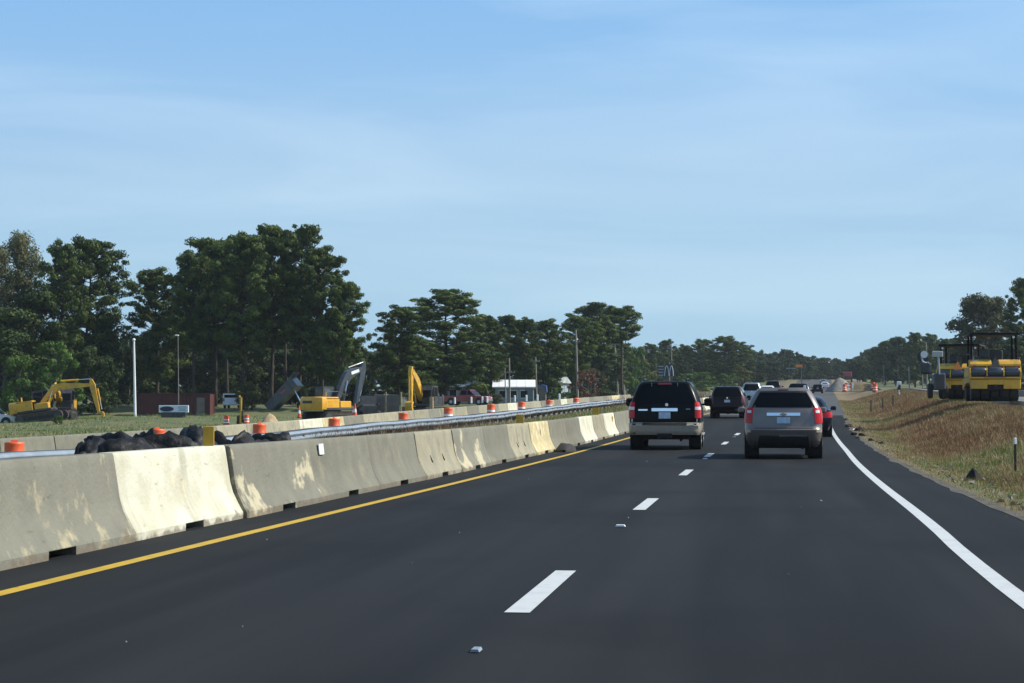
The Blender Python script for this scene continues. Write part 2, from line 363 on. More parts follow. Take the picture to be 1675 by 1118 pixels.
M['grass_dry'] = mat('dry_blades', (.30, .23, .11), (.40, .32, .17), 1.2, .8, trans=.2)
M['grass_red'] = mat('russet_blades', (.155, .082, .038), (.22, .12, .058), 1.2, .8, trans=.2)
M['weed_brown'] = mat('brown_weed', (.13, .08, .05), (.19, .12, .075), 1.2, .85, trans=.1)
M['white_metal'] = mat('white_metal', (.76, .77, .77), (.68, .69, .69), 2, .45)
M['pole_wood'] = mat('weathered_pole_wood', (.20, .18, .155), (.29, .265, .23), 2, .9, stretch=(1, 1, .2))
M['wire'] = mat('wire', (.03, .03, .032), None, rough=.6)
M['cladding'] = mat('blue_grey_cladding', (.27, .32, .36), (.23, .28, .32), 1.5, .7)
M['roof_white'] = mat('white_roof', (.80, .81, .82), (.72, .73, .74), 1.5, .5)
M['roof_grey'] = mat('grey_roof', (.42, .44, .42), (.36, .38, .36), 1.5, .7)
M['rust_red'] = mat('rust_red_steel', (.085, .018, .014), (.055, .014, .012), 1.2, .7)
M['sign_white'] = mat('sign_white', (.70, .74, .78), (.64, .68, .73), 2, .4)
M['sign_navy'] = mat('sign_navy', (.010, .016, .060), None, rough=.35)
M['sign_teal'] = mat('sign_teal', (.09, .26, .34), None, rough=.4)
M['reflect_yellow'] = mat('yellow_reflector', (.55, .32, .015), (.46, .26, .015), 8, .4)
M['panel_tan'] = mat('tan_panel', (.17, .145, .125), (.12, .105, .09), 1.4, .8)
M['sky_blue_tarp'] = mat('blue_tarp', (.02, .07, .22), (.03, .09, .27), 3, .5)
M['debris'] = mat('dirt_clods', (.09, .065, .045), (.045, .035, .028), 8, .95, bump=.5)
M['char'] = mat('charred_wood', (.010, .009, .008), (.025, .02, .016), 8, .95)
M['orange_sign'] = mat('orange_sign_face', (.80, .26, .06), None, rough=.45)
M['pink'] = mat('faded_pink_board', (.66, .44, .42), (.72, .55, .52), 4, .6)

# ---------------------------------------------------------------- the setting
def bump_at(x, y, u):
    a = 0.0
    if u > 3.3: a = .10*sm(3.3, 5.5, u)*(1-sm(8.6, 9.6, u)) + (.25*sm(19, 26, u))
    elif u < -21.5: a = .22*sm(21.5, 28, -u)
    elif -11.5 < u < -8: a = .05
    if not a: return 0.0
    return a*(mnoise.noise(Vector((x*.45, y*.30, 0))) + .6*mnoise.noise(Vector((x*1.3, y*.9, 5))) + .35*mnoise.noise(Vector((x*3.1, y*2.4, 9))))
def ground_z(x, y): return terr(x, y) + bump_at(x, y, x-dev(y))
UC = sorted(set([-2500, -1200, -600, -400, -300, -230, -180] + list(np.arange(-150, -50, 5.0)) + list(np.arange(-50, -21, 1.5)) +
      [-20, -19, -16, -13, -12.6, -12, -11.5, -11, -10.5, -10, -9.5, -9, -8.5, -8, -7.4, -6.8, -6.6, -3, 0, 2.9, 3.1] + list(np.arange(3.3, 10, .28)) +
      [10.2, 12, 14, 17, 18.6, 19.2, 20, 22, 24, 26, 28, 30, 34, 40, 50, 65, 90, 130, 200, 300, 450, 700, 1200, 2500]))
UC = [u for i, u in enumerate(UC) if i == 0 or u - UC[i-1] > .05]
vs = []; fs = []; mi = []
nU = len(UC)
for y in ROWS:
    y = float(y); d = dev(y)
    for u in UC:
        x = u + d; z = terr(x, y) + bump_at(x, y, u)
        if -6.5 < u < 3.05: z -= .10
        elif -19.05 < u < -12.95: z -= .08
        elif 10.1 < u < 17.1 and y < 330: z -= .08
        vs.append((x, y, z))
for j in range(len(ROWS)-1):
    for i in range(nU-1):
        fs.append((j*nU+i, j*nU+i+1, (j+1)*nU+i+1, (j+1)*nU+i)); uc = (UC[i]+UC[i+1])/2
        mi.append(1 if 3.1 < uc < 10 else (2 if -13 < uc < -6.6 else 0))
me = bpy.data.meshes.new('ground'); me.from_pydata(vs, [], fs)
for k in ('soil', 'bank', 'median'): me.materials.append(M[k])
me.polygons.foreach_set('material_index', mi); me.polygons.foreach_set('use_smooth', [True]*len(fs))
g = bpy.data.objects.new('ground', me); COL.objects.link(g); tag(g, kind='structure')

def strip(name, u0, u1, y0, y1, off, m, zf=None, kind='structure'):
    """sheet following the road between two lateral offsets"""
    ys = [y0] + [float(y) for y in ROWS if y0 < y < y1] + [y1]
    A = u0 if callable(u0) else (lambda y: u0); B = u1 if callable(u1) else (lambda y: u1)
    v = []; f = []
    for y in ys:
        d = dev(y)
        for u in (A(y), B(y)): v.append((u+d, y, (zf(u, y) if zf else zr(y)) + off))
    for j in range(len(ys)-1): f.append((2*j, 2*j+1, 2*j+3, 2*j+2))
    me = bpy.data.meshes.new(name); me.from_pydata(v, [], f); me.materials.append(m)
    o = bpy.data.objects.new(name, me); COL.objects.link(o)
    if kind: o['kind'] = kind
    return o
def edge_wob(y): return 3.12 + .05*mnoise.noise(Vector((y*.7, 3, 1))) + .02*mnoise.noise(Vector((y*3, 1, 1)))
strip('road', -6.9, edge_wob, -30, 112, 0.0, M['asphalt'])
strip('old_road', -6.9, edge_wob, 112, 1100, 0.0, M['asphalt_worn'])
strip('road_shoulder', lambda y: -8.4 if y > 90 else -6.9 - 1.5*sm(60, 90, y), -6.9, -30, 500, -.02, M['asphalt_old'])
strip('opposite_road', -19, -13, -30, 500, .03, M['asphalt_old'], zf=lambda u, y: terr(u+dev(y), y))
strip('new_road', 10.0, 17.2, -30, 330, .22, M['asphalt_old'], zf=lambda u, y: terr(u+dev(y), y))
strip('new_road_surface', 10.9, 16.5, 100, 330, .25, M['asphalt'], zf=lambda u, y: terr(u+dev(y), y))
_wl = pchip([-40, 12, 17, 20, 25, 30, 43, 56, 71, 700], [1.75, 1.75, 1.80, 1.87, 1.94, 1.98, 2.07, 2.18, 2.2, 2.2])
def slab_edge(name, u, y0, y1, za, zb, m):
    ys = [float(y) for y in ROWS if y0 <= y <= y1]; v = []; f = []
    for y in ys:
        x = u+dev(y); z = terr(x, y); v += [(x, y, z+za), (x, y, z+zb)]
    for j in range(len(ys)-1): f.append((2*j, 2*j+1, 2*j+3, 2*j+2))
    me = bpy.data.meshes.new(name); me.from_pydata(v, [], f); me.materials.append(m); o = bpy.data.objects.new(name, me); COL.objects.link(o); o['kind'] = 'structure'
def spill(y): return 2.98 - .22*max(0, mnoise.noise(Vector((y*.45, 8, 3)))+.25*mnoise.noise(Vector((y*2.3, 2, 3)))+.05)
strip('shoulder_dirt', spill, lambda y: edge_wob(y)+.02, -30, 112, .006, M['shoulder_dirt'])
slab_edge('new_road_edge', 10.0, -30, 330, -.1, .22, M['slab'])
def wl(y): return float(_wl(np.array(y)))
strip('yellow_edge_line', -5.16, -5.02, -30, 170, .004, M['yellow_paint'])
strip('white_edge_line', lambda y: wl(y)-.07, lambda y: wl(y)+.075, -30, 109, .004, M['white_paint'])
for k in range(-2, 26):
    y0 = 11.85 + 12.19*k
    strip('lane_dash', -1.53, -1.37, y0, y0+3.1, .004, M['white_paint'])
mk = ['second small white pavement marker, set just short of the second lane dash', 'small white pavement marker at the very front, left of the nearest lane dash']
for i, (y, u) in enumerate([(20.6, -1.43), (9.95, -1.43)]):
    mb = MB(); mb.prism([(-.025, 0), (-.018, .014), (.018, .014), (.025, 0)], -.06, .06, 'Y') if i else mb.prism([(-.055, 0), (-.042, .018), (.042, .018), (.055, 0)], -.05, .05, 'Y')
    o = mb.build('pavement_marker', M['steel'] if i else M['white_metal'], loc=(u+dev(y), y, zr(y)+.004)); tag(o, mk[i], 'pavement marker', 'white markers along the lane line')
mb = MB(); mb.prism([(-.06, 0), (-.045, .02), (.045, .02), (.06, 0)], -.06, .06, 'Y')
for i, y in enumerate((46.6, 69.9)):
    o = mb.build('pavement_marker', M['white_metal'], loc=(-1.42+dev(y), y, zr(y)+.004))
    tag(o, ['tiny white pavement marker on the road between the black SUV and the grey-brown SUV', 'tiny white pavement marker left of the grey-brown SUV, in front of a far dash'][i], 'pavement marker', 'white markers along the lane line')

# ---------------------------------------------------------------- concrete barriers beside the road
SEG, BH = 3.95, .84
def barrier_mesh(notch=True, seed=0):
    rnd = random.Random(seed)
    half = [(.305, 0.0), (.305, .075), (.250, .17), (.185, .30), (.150, .42), (.125, .58), (.095, .76), (.085, BH-.02), (.070, BH)]
    def prof(lift, sc):
        p = []
        for x, z in half: p.append((x*sc, lift if z < .076 and lift and z == 0 else z))
        return p
    def ring(y, lift=0, sc=1.0, dz=0):
        h = prof(lift, sc); return [(-x, y, z if z == 0 else z-dz) for x, z in h] + [(x, y, z if z == 0 else z-dz) for x, z in reversed(h)]
    Lh = (SEG-.035)/2
    st = [(-Lh, 0, .93, .015), (-Lh+.025, 0, 1, 0)]
    if notch: st += [(-.33, 0, 1, 0), (-.325, .082, 1, 0), (.325, .082, 1, 0), (.33, 0, 1, 0)]
    st += [(Lh-.025, 0, 1, 0), (Lh, 0, .93, .015)]
    # extra stations so slight chips read
    vs = []; fs = []
    for y, l, sc, dz in st:
        vs += ring(y, l, sc, dz)
    n = 2*len(half)
    for j in range(len(st)-1):
        for k in range(n): fs.append((j*n+k, j*n+(k+1) % n, (j+1)*n+(k+1) % n, (j+1)*n+k))
    fs += [tuple(range(n)), tuple(range((len(st)-1)*n, len(st)*n))]
    return vs, fs
bv, bf = barrier_mesh()
base_me = {}
def barrier(name, m, label, group, u, y, zf, flip=False, wob=0.0):
    if m not in base_me:
        mb = MB(); mb.add(bv, bf); o = mb.build(name, M[m], smooth=30); base_me[m] = o.data
    else:
        o = bpy.data.objects.new(name, base_me[m]); COL.objects.link(o)
    x = u + dev(y); pitch = math.atan((zf(x+dev(y+1)-dev(y), y+1)-zf(x-dev(y)+dev(y-1), y-1))/2)
    o.location = (x, y, zf(x, y)); o.rotation_euler = (pitch, wob*.3, -hdg(y)+wob)
    return tag(o, label, 'concrete barrier', group)
NEAR = [  # material, label; first piece lies out of frame on the left
 ('conc_plain', 'grey concrete barrier at the left edge of the photo, mostly out of frame'),
 ('conc_patch', 'grey concrete barrier with dull yellowish patches, nearest one, left of the bright white barrier'),
 ('conc_white', 'bright white painted concrete barrier near the left edge, beside the black sacks'),
 ('conc_splash', 'grey concrete barrier with big peeling cream patches, right of the bright white one'),
 ('conc_plain', 'pale concrete barrier with a small white square stuck near its top'),
 ('conc_plain', 'plain grey concrete barrier without patches, second right of the peeling one'),
 ('conc_cream', 'cream tinted concrete barrier with two dark slots, left of the white splashed grey one'),
 ('conc_splash', 'grey concrete barrier with white splashes along its foot, halfway along the row'),
 ('conc_plain', 'plain grey concrete barrier right of the one with white splashes'),
 ('conc_cream', 'cream stained concrete barrier left of the yellowed one, a yellow reflector on its top'),
 ('conc_yellow', 'bright yellowed concrete barrier with a dark slot in its middle'),
 ('conc_plain', 'pale grey concrete barrier just right of the bright yellowed one'),
 ('conc_plain', 'grey concrete barrier with the dark rubber scrap lying at its foot'),
 ('conc_white', 'whitish concrete barrier behind the dark rubber scrap, among duller neighbours'),
 ('conc_cream', 'creamy concrete barrier with a yellow reflector on its top, close to the black SUV'),
 ('conc_white', 'second whitish concrete barrier, close to the left side of the black SUV'),
 ('conc_plain', 'dull concrete barrier ending the row seen left of the black SUV')]
barr = []
for k in range(-1, 31):
    i = k + 1
    m, lab = NEAR[i] if i < len(NEAR) else (('conc_cream', 'conc_plain', 'conc_white')[k % 3], 'concrete barrier of the near row seen far up the road past the black SUV')
    y = 17.75 - 3.95 - 1.98 + SEG*(i)
    rr = random.Random(k)
    barr.append(barrier('concrete_barrier', m, lab, 'concrete barriers along the left edge of the road', -6.13 + rr.uniform(-.02, .02), y, lambda x, y: zr(y), wob=rr.uniform(-.006, .006)))
def on_barrier(i, dy, name, size, z, m, side=0.0, x=0.0):
    mb = MB(); mb.box((x, dy, z), size, bev=.004); o = mb.build(name, M[m]); setpar(o, barr[i]); return o
on_barrier(2, 1.55, 'reflector_panel', (.13, .02, .22), BH+.11, 'reflect_yellow')
on_barrier(9, 1.0, 'reflector_panel', (.19, .02, .22), BH+.11, 'reflect_yellow')
on_barrier(14, .2, 'reflector_panel', (.22, .02, .24), BH+.12, 'reflect_yellow')
on_barrier(15, 1.0, 'reflector_panel', (.02, .16, .20), .62, 'reflect_yellow', x=.135)
mb = MB(); mb.box((.131, -1.35, .70), (.012, .28, .15), (0, -.11, 0)); o = mb.build('white_square', M['white_metal']); setpar(o, barr[4])
for i in (6, 9, 10):
    for dy in ((-.8, .5) if i != 10 else (.0,)):
        mb = MB(); mb.box((.178 if i != 10 else .128, dy, .34 if i != 10 else .56), (.014, .05, .14), (0, -.42 if i != 10 else -.1, .0)); o = mb.build('lifting_slot', M['dark']); setpar(o, barr[i])
# dark rubber scrap at the foot of a barrier
sx, sy = -5.62, 59.0
mb = MB(); rr = random.Random(4)
pts = []
for j in range(7):
    for k in range(9):
        a = math.pi*k/8; r = .17*math.sin(math.pi*(j+.6)/7.2)
        pts.append((math.cos(a)*r*1.7 + rr.uniform(-.03, .03), (j-3)*.22 + rr.uniform(-.04, .04), max(0, math.sin(a)*r*1.4 + rr.uniform(-.02, .03))))
for j in range(6):
    for k in range(8): mb.f.append((j*9+k, j*9+k+1, (j+1)*9+k+1, (j+1)*9+k)); mb.m.append(0)
mb.v = pts
o = mb.build('rubber_scrap', M['rubber'], smooth=60, loc=(sx+dev(sy-6)+.12, sy-6, zr(sy-6))); tag(o, 'dark rubber scrap lying at the foot of the barriers', 'debris')

# far row of barriers, across the opposite lanes
def zf_left(x, y): return terr(x, y)
LM = [(25, 'the drum at the left edge'), (258, 'the drum peeking over the sacks'), (425, 'the drum right of the sacks'), (547, 'the drum under the amber excavator'), (660, 'the drum under the raised yellow boom'),
      (733, 'the drum left of the red pickup'), (803, 'the drum right of the red pickup'), (853, 'the drum before the blue-grey building'), (898, 'the small drum right of that building'), (942, 'the smallest drum by the tall pole')]
cnt = {}
WORD = {'conc_cream': 'cream toned', 'conc_plain': 'plain grey', 'conc_white': 'whitewashed', 'conc_patch': 'blotchy', 'conc_yellow': 'yellowed'}
def pxof(x, y): v = Vector((x, y, 0)); return PW/2 + FPX*v.dot(RT)/v.dot(Fh)
for k in range(46):
    y = 44 + SEG*k; rr = random.Random(k*7+1); tone = ['conc_cream', 'conc_plain', 'conc_white', 'conc_cream', 'conc_patch', 'conc_cream', 'conc_yellow'][rr.randrange(7)] if y > 70 else 'conc_plain'
    word = WORD[tone].replace(' toned', '').replace('plain ', ''); p = pxof(-20.6+dev(y), y)
    if p > 975: place = 'at its far end, past the tall pole'; key = (word, place)
    else:
        lm = min(LM, key=lambda q: abs(q[0]-p)); side = 'left' if p < lm[0] else 'right'; key = (lm[1], side); cnt[key] = cnt.get(key, 0)+1
        place = f"{['', 'first', 'second', 'third', 'fourth', 'fifth'][min(cnt[key], 5)]} on the {side} of {lm[1]}"
    barrier('concrete_barrier', tone, f'{word} far row barrier, {place}', 'concrete barriers of the far row', -20.6, y, zf_left, wob=rr.uniform(-.004, .004))

# ---------------------------------------------------------------- guardrail in the median
def rail_run(y0, y1, u, label):
    ym = (y0+y1)/2
    gr = thing('guardrail', label, 'guardrail', (u+dev(ym), ym, terr(u+dev(ym), ym)))
    ox, oy, oz = gr.location
    ys = list(np.arange(y0, y1+.01, 1.905)); hz = .66
    prof = [(.0, .155), (.035, .145), (.08, .10), (.08, .07), (.02, .03), (.0, 0), (.02, -.03), (.08, -.07), (.08, -.10), (.035, -.145), (.0, -.155)]
    for sgn in (1, -1):
        v = []; f = []
        for y in ys:
            b = u + dev(y); z = zr(y) + .03 + hz - .155 + .012*math.sin(y*.9) - .17*(1-sm(32, 62, y)) + .05
            for p, q in prof: v.append((b+sgn*(.16+p)-ox, y-oy, z+q*.86-oz))
        n = len(prof)
        for j in range(len(ys)-1):
            for k in range(n-1): f.append((j*n+k, j*n+k+1, (j+1)*n+k+1, (j+1)*n+k))
        mb = MB(); mb.add(v, f); mb.build('rail', M['steel'], gr, smooth=50)
    mb = MB(); mb.box((0, 0, .36), (.14, .19, .72)); p0 = mb.build('post', M['post_wood'])
    mb = MB(); mb.box((.13, 0, .53), (.12, .15, .33)); mb.box((-.13, 0, .53), (.12, .15, .33)); b0 = mb.build('blockout', M['post_wood'])
    for i, y in enumerate(ys):
        x = u + dev(y); z = terr(x, y)
        p = p0 if i == 0 else bpy.data.objects.new('post', p0.data); b = b0 if i == 0 else bpy.data.objects.new('blockout', b0.data)
        for q in (p, b):
            if i: COL.objects.link(q)
            setpar(q, gr); q.location = (x-ox, y-oy, max(z, zr(y)-.1) - .17*(1-sm(32, 68, y))-oz)
    return gr
rail_run(24, 196, -12.0, 'long galvanized steel guardrail with two beams on wooden posts along the grassy median')

# ---------------------------------------------------------------- orange drums
def make_drum(label, loc, rz=0, group='orange construction drums'):
    t = thing('traffic_drum', label, 'traffic drum', loc, rz, group)
    segs = [(.0, .24, .28, 'orange', 'lower_body'), (.24, .37, .27, 'white_band', 'band'), (.37, .51, .262, 'orange', 'middle_body'), (.51, .63, .255, 'white_band', 'band'), (.63, .90, .25, 'orange', 'upper_body')]
    for a, b, r, m, n in segs:
        mb = MB(); mb.lathe([(r+.004, a), (r+.004, a+.02), (r-.003, a+.03), (r-.006, b-.02), (r-.004, b-.0)], n=18); mb.build(n, M[m], t, smooth=40)
    mb = MB(); mb.lathe([(.247, .90), (.247, .93), (.23, .955), (.07, .965)], n=18); mb.box((0, 0, .985), (.17, .03, .05)); mb.build('lid', M['orange'], t, smooth=40)
    mb = MB(); mb.lathe([(.34, 0), (.36, .02), (.34, .07), (.28, .075)], n=18); mb.build('rubber_base', M['rubber'], t, smooth=40)
    return t
d0 = make_drum('', (0, 0, 0))
def put_drum(x, y, label, first=[True], tilt=0, sc=1.0, group='orange construction drums'):
    if first[0]: o = d0; first[0] = False
    else: o = dup(d0)
    o.location = (x, y, ground_z(x, y)+.02); o.rotation_euler = (tilt, tilt*.5, x); o['label'] = label; o['group'] = group; o.scale = (sc,)*3
    return o
dl = [(25, 'orange drum at the left edge of the photo in front of the grey far barrier'), (258, 'orange drum whose top peeks over the heap of black sacks'),
      (425, 'orange drum just right of the black sacks, above the guardrail'), (547, 'orange drum below the counterweight of the amber excavator'),
      (660, 'orange drum below the raised yellow boom'), (733, 'orange drum left of the red pickup, behind the guardrail'),
      (803, 'orange drum just right of the red pickup, behind the guardrail'), (853, 'orange drum in front of the blue-grey building'),
      (898, 'small orange drum right of the blue-grey building, behind the guardrail'), (942, 'smallest orange drum, at the foot of the tall leaning pole')]
for px, lab in dl:
    y = 50.0
    for _ in range(30):
        x = -18.6 + dev(y); q = ppm(x, y)
        r = FW + RT*((px-PW/2)/FPX); y = x/(r.x/r.y)
        x = -18.6+dev(y)
    o = put_drum(x, y, lab); o.location.z = zat({25: 722, 258: 701, 425: 693, 547: 684, 660: 675, 733: 667, 803: 661.5, 853: 657.5, 898: 654.5, 942: 651.5}[px], x, y) - .98

# ---------------------------------------------------------------- black plastic sacks behind the barriers
def lump(seed, sx, sy, sz, peak):
    rr = random.Random(seed); bm = bmesh.new(); bmesh.ops.create_icosphere(bm, subdivisions=4, radius=1)
    off = Vector((rr.uniform(0, 50), rr.uniform(0, 50), rr.uniform(0, 50)))
    for v in bm.verts:
        p = v.co.copy(); n = mnoise.noise(p*1.3+off)*.34 + abs(mnoise.noise(p*2.6+off))*.34 + abs(mnoise.noise(p*5.5+off))*.16 - .15
        q = p*(1+n); fold = abs(math.sin(4*math.atan2(p.y, p.x)+seed))*.10
        q *= 1 + fold*(.6-p.z*.3); q.z *= 1 if q.z > 0 else .45
        if q.z > .2: q.x += peak*(q.z-.2)
        v.co = Vector((q.x*sx, q.y*sy, q.z*sz))
    me = bpy.data.meshes.new('plastic_sack'); bm.to_mesh(me); bm.free(); me.materials.append(M['black_plastic']); me.polygons.foreach_set('use_smooth', [True]*len(me.polygons))
    o = bpy.data.objects.new('plastic_sack', me); COL.objects.link(o); return o
sacks = [  # px centre, width px, top py, depth, lean, label
 (150, 44, 714, 24.2, .1, 'leftmost black plastic sack, small and low with a rounded head'),
 (186, 56, 705, 24.9, -.4, 'black plastic sack with a round hump leaning left, second of the heap'),
 (212, 54, 715, 23.9, .3, 'low black plastic sack filling the gap in the middle of the heap'),
 (236, 36, 699, 25.3, -.2, 'narrow pointed black plastic sack, tallest peak left of the drum'),
 (276, 60, 704, 25.0, .2, 'broad black plastic sack in front of the peeking orange drum'),
 (328, 54, 694, 25.8, .0, 'big rounded black plastic sack behind the yellow reflector'),
 (362, 34, 704, 26.6, .3, 'small dark plastic sack just right of the yellow reflector'),
 (402, 38, 703, 28.0, -.3, 'flat black plastic sack lying before the guardrail beam'),
 (440, 60, 707, 29.6, .2, 'rightmost low black plastic sack trailing off before the brown weeds')]
for i, (px, wpx, top, dep, ln, lab) in enumerate(sacks):
    x = at(px, dep); s = ppm(x, dep); zt = zat(top, x, dep); zb = ground_z(x, dep)
    hw = wpx/s/2*1.18; o = lump(i+3, hw, .55, (zt-zb)*.52, ln)
    o.location = (x, dep, zb + (zt-zb)*.40); o.rotation_euler = (0, 0, i*1.3)
    bb = max(v.co.z for v in o.data.vertices); o.scale.z = (zt-o.location.z)/bb
    tag(o, lab, 'plastic sack', 'black plastic sacks heaped behind the barriers')

# ---------------------------------------------------------------- cars: bodies lofted from plan outlines stacked in height
class Shell:
    """levels: (z, half width, rear y, front y, rear corner radius, front corner radius, rear bow)"""
    def __init__(s, lv): s.lv = lv; s.zs = [l[0] for l in lv]; s.ar = np.array(lv, float)
    def par(s, z): return [float(np.interp(z, s.zs, s.ar[:, i])) for i in range(1, 7)]
    def pt(s, z, d):
        hw, yr, yf, rr, rf, bow = s.par(z); sg = -1 if d < 0 else 1; d = abs(d)
        a = hw-rr; arc = rr*math.pi/2; side = max(.01, (yf-rf)-(yr+rr))
        if d <= a: x, y = d, yr
        elif d <= a+arc: q = (d-a)/rr; x, y = a+rr*math.sin(q), yr+rr-rr*math.cos(q)
        elif d <= a+arc+side: x, y = hw, yr+rr+(d-a-arc)
        else:
            e = d-a-arc-side; arc2 = rf*math.pi/2
            if e <= arc2: q = e/rf; x, y = hw-rf+rf*math.cos(q), yf-rf+rf*math.sin(q)
            else: x, y = max(0, hw-rf-(e-arc2)), yf
        y += bow*(x/hw)**2*max(0, 1-(y-yr)/1.2) if hw else 0
        return Vector((sg*x, y, z))
    def ring(s, z):
        hw, yr, yf, rr, rf, bow = s.par(z); a = hw-rr; arc = rr*math.pi/2; side = max(.01, (yf-rf)-(yr+rr)); arc2 = rf*math.pi/2; fr = hw-rf
        ds = [0, a*.35, a*.7, a] + [a+arc*k/5 for k in range(1, 6)] + [a+arc+side*k/6 for k in range(1, 7)] + [a+arc+side+arc2*k/4 for k in range(1, 5)] + [a+arc+side+arc2+fr*.5, a+arc+side+arc2+fr]
        Rr = [s.pt(z, d) for d in ds]; Lr = [Vector((-p.x, p.y, p.z)) for p in Rr[1:-1]]
        return Rr + Lr[::-1]
    def mesh(s, name, m, parent):
        mb = MB(); n = None
        for z in s.zs:
            r = s.ring(z); n = len(r); mb.v += [tuple(p) for p in r]
        for j in range(len(s.zs)-1):
            for k in range(n): mb.f.append((j*n+k, j*n+(k+1) % n, (j+1)*n+(k+1) % n, (j+1)*n+k))
        mb.f += [tuple(range(n)), tuple(range((len(s.zs)-1)*n, len(s.zs)*n))]; mb.m = [0]*len(mb.f)
        return mb.build(name, m, parent, smooth=34)
    def nrm(s, z, d):
        e = .012; a = s.pt(z, d+e)-s.pt(z, d-e); b = s.pt(z+e, d)-s.pt(z-e, d); n = a.cross(b)
        return n.normalized() if n.length > 1e-9 else Vector((0, -1, 0))
    def patch(s, name, m, parent, z0, z1, d0, d1, off=.006, nz=5, nd=10, thick=.02, smooth=40):
        """proud panel following the shell; d0,d1 are (bottom, top) distances from the rear centre line"""
        d0 = d0 if isinstance(d0, tuple) else (d0, d0); d1 = d1 if isinstance(d1, tuple) else (d1, d1)
        mb = MB(); O = []; I = []
        for i in range(nz+1):
            t = i/nz; z = z0+(z1-z0)*t; a = d0[0]+(d0[1]-d0[0])*t; b = d1[0]+(d1[1]-d1[0])*t
            for j in range(nd+1):
                d = a+(b-a)*j/nd; p = s.pt(z, d); n = s.nrm(z, d); O.append(p+n*off); I.append(p-n*thick)
        N = nd+1; mb.v = [tuple(p) for p in O+I]; T = len(O)
        for i in range(nz):
            for j in range(nd): mb.f.append((i*N+j, i*N+j+1, (i+1)*N+j+1, (i+1)*N+j))
        border = [j for j in range(N)] + [(i)*N+nd for i in range(1, nz+1)] + [nz*N+j for j in range(nd-1, -1, -1)] + [i*N for i in range(nz-1, 0, -1)]
        for a, b in zip(border, border[1:]+border[:1]): mb.f.append((a, T+a, T+b, b))
        mb.m = [0]*len(mb.f)
        return mb.build(name, m, parent, smooth=smooth)
def wheel(parent, x, y, r, wd, rim=True):
    mb = MB(); sg = 1 if x > 0 else -1
    mb.lathe([(r*.6, -wd/2), (r*.9, -wd/2), (r*.985, -wd/2+.03), (r, -wd/2+.06), (r, wd/2-.06), (r*.985, wd/2-.03), (r*.9, wd/2), (r*.6, wd/2)], 'X', n=24)
    o = mb.build('wheel', M['rubber'], parent, smooth=35, loc=(x, y, r))
    if rim:
        mb = MB(); mb.lathe([(.05, sg*(wd/2+.015)), (r*.2, sg*(wd/2+.012)), (r*.60, sg*(wd/2-.02)), (r*.63, sg*(wd/2+.004)), (r*.55, -sg*wd*.2)], 'X', n=16); mb.build('rim', M['silver_car'], o, smooth=35)
    return o
def car_common(t, sh, W, wb, r, wd, under=(.22, .5)):
    ya, yb = wb
    for y in (ya, yb):
        for sx in (-1, 1):
            mb = MB(); mb.lathe([(r+.07, -.17), (r+.07, .17)], 'X', n=22); mb.build('wheel_arch', M['dark'], t, loc=(sx*(W-.165), y, r+.02))
            wheel(t, sx*(W-wd/2+.012), y, r, wd)
    L0, L1 = sh.lv[0][2]+.25, sh.lv[0][3]-.2
    mb = MB(); mb.box((0, (L0+L1)/2, (under[0]+under[1])/2+.05), ((W-.32)*2, L1-L0, under[1]-under[0])); mb.tube([(-W+.25, ya, r), (W-.25, ya, r)], .055, 8)
    mb.tube([(.45, .3, .27), (.45, 1.4, .30)], .04, 8); mb.box((0, ya, r), (.28, .26, .24), bev=.06); mb.build('underbody', M['dark'], t)
def place_car(t, px, dep, extra=0.0, u=None):
    x = at(px, dep) if u is None else u+dev(dep); t.location = (x, dep, zr(dep)+.004)
    t.rotation_euler = (math.atan((zr(dep+6)-zr(dep))/6), 0, -hdg(dep)+extra)

# -- black SUV with tan bumper
t = thing('black_suv', 'black large SUV with tan bumper and tan lower trim, in the left lane', 'SUV')
sh = Shell([(.40, .92, .12, 5.1, .2, .3, .05), (.47, .985, .03, 5.22, .2, .35, .08), (.70, 1.0, .0, 5.25, .18, .35, .08), (.745, 1.0, .02, 5.25, .18, .35, .08), (.76, 1.0, .10, 5.22, .14, .3, .06), (.90, 1.005, .10, 5.22, .13, .3, .06),
            (1.17, 1.0, .12, 5.15, .12, .3, .06), (1.19, .995, .125, 4.95, .12, .3, .06), (1.22, .985, .13, 3.9, .12, .3, .06), (1.33, .955, .16, 3.75, .12, .25, .06), (1.60, .86, .25, 3.4, .12, .25, .07), (1.82, .765, .34, 3.05, .12, .25, .08), (1.905, .71, .40, 2.9, .13, .25, .09), (1.945, .62, .50, 2.7, .15, .25, .09)])
sh.mesh('body', M['black_paint'], t)
sh.patch('bumper', M['tan_paint'], t, .44, .752, -2.35, 2.35, .022, 5, 30, .03)
sh.patch('bumper_step', M['dark'], t, .70, .742, -.62, .62, .03, 1, 10)
for sx in (-1, 1): sh.patch('lower_trim', M['tan_paint'], t, .46, .74, sx*2.36, sx*5.2, .012, 3, 8)
sh.patch('rear_window', M['glass'], t, 1.30, 1.87, (-.84, -.60), (.84, .60), .006, 6, 12)
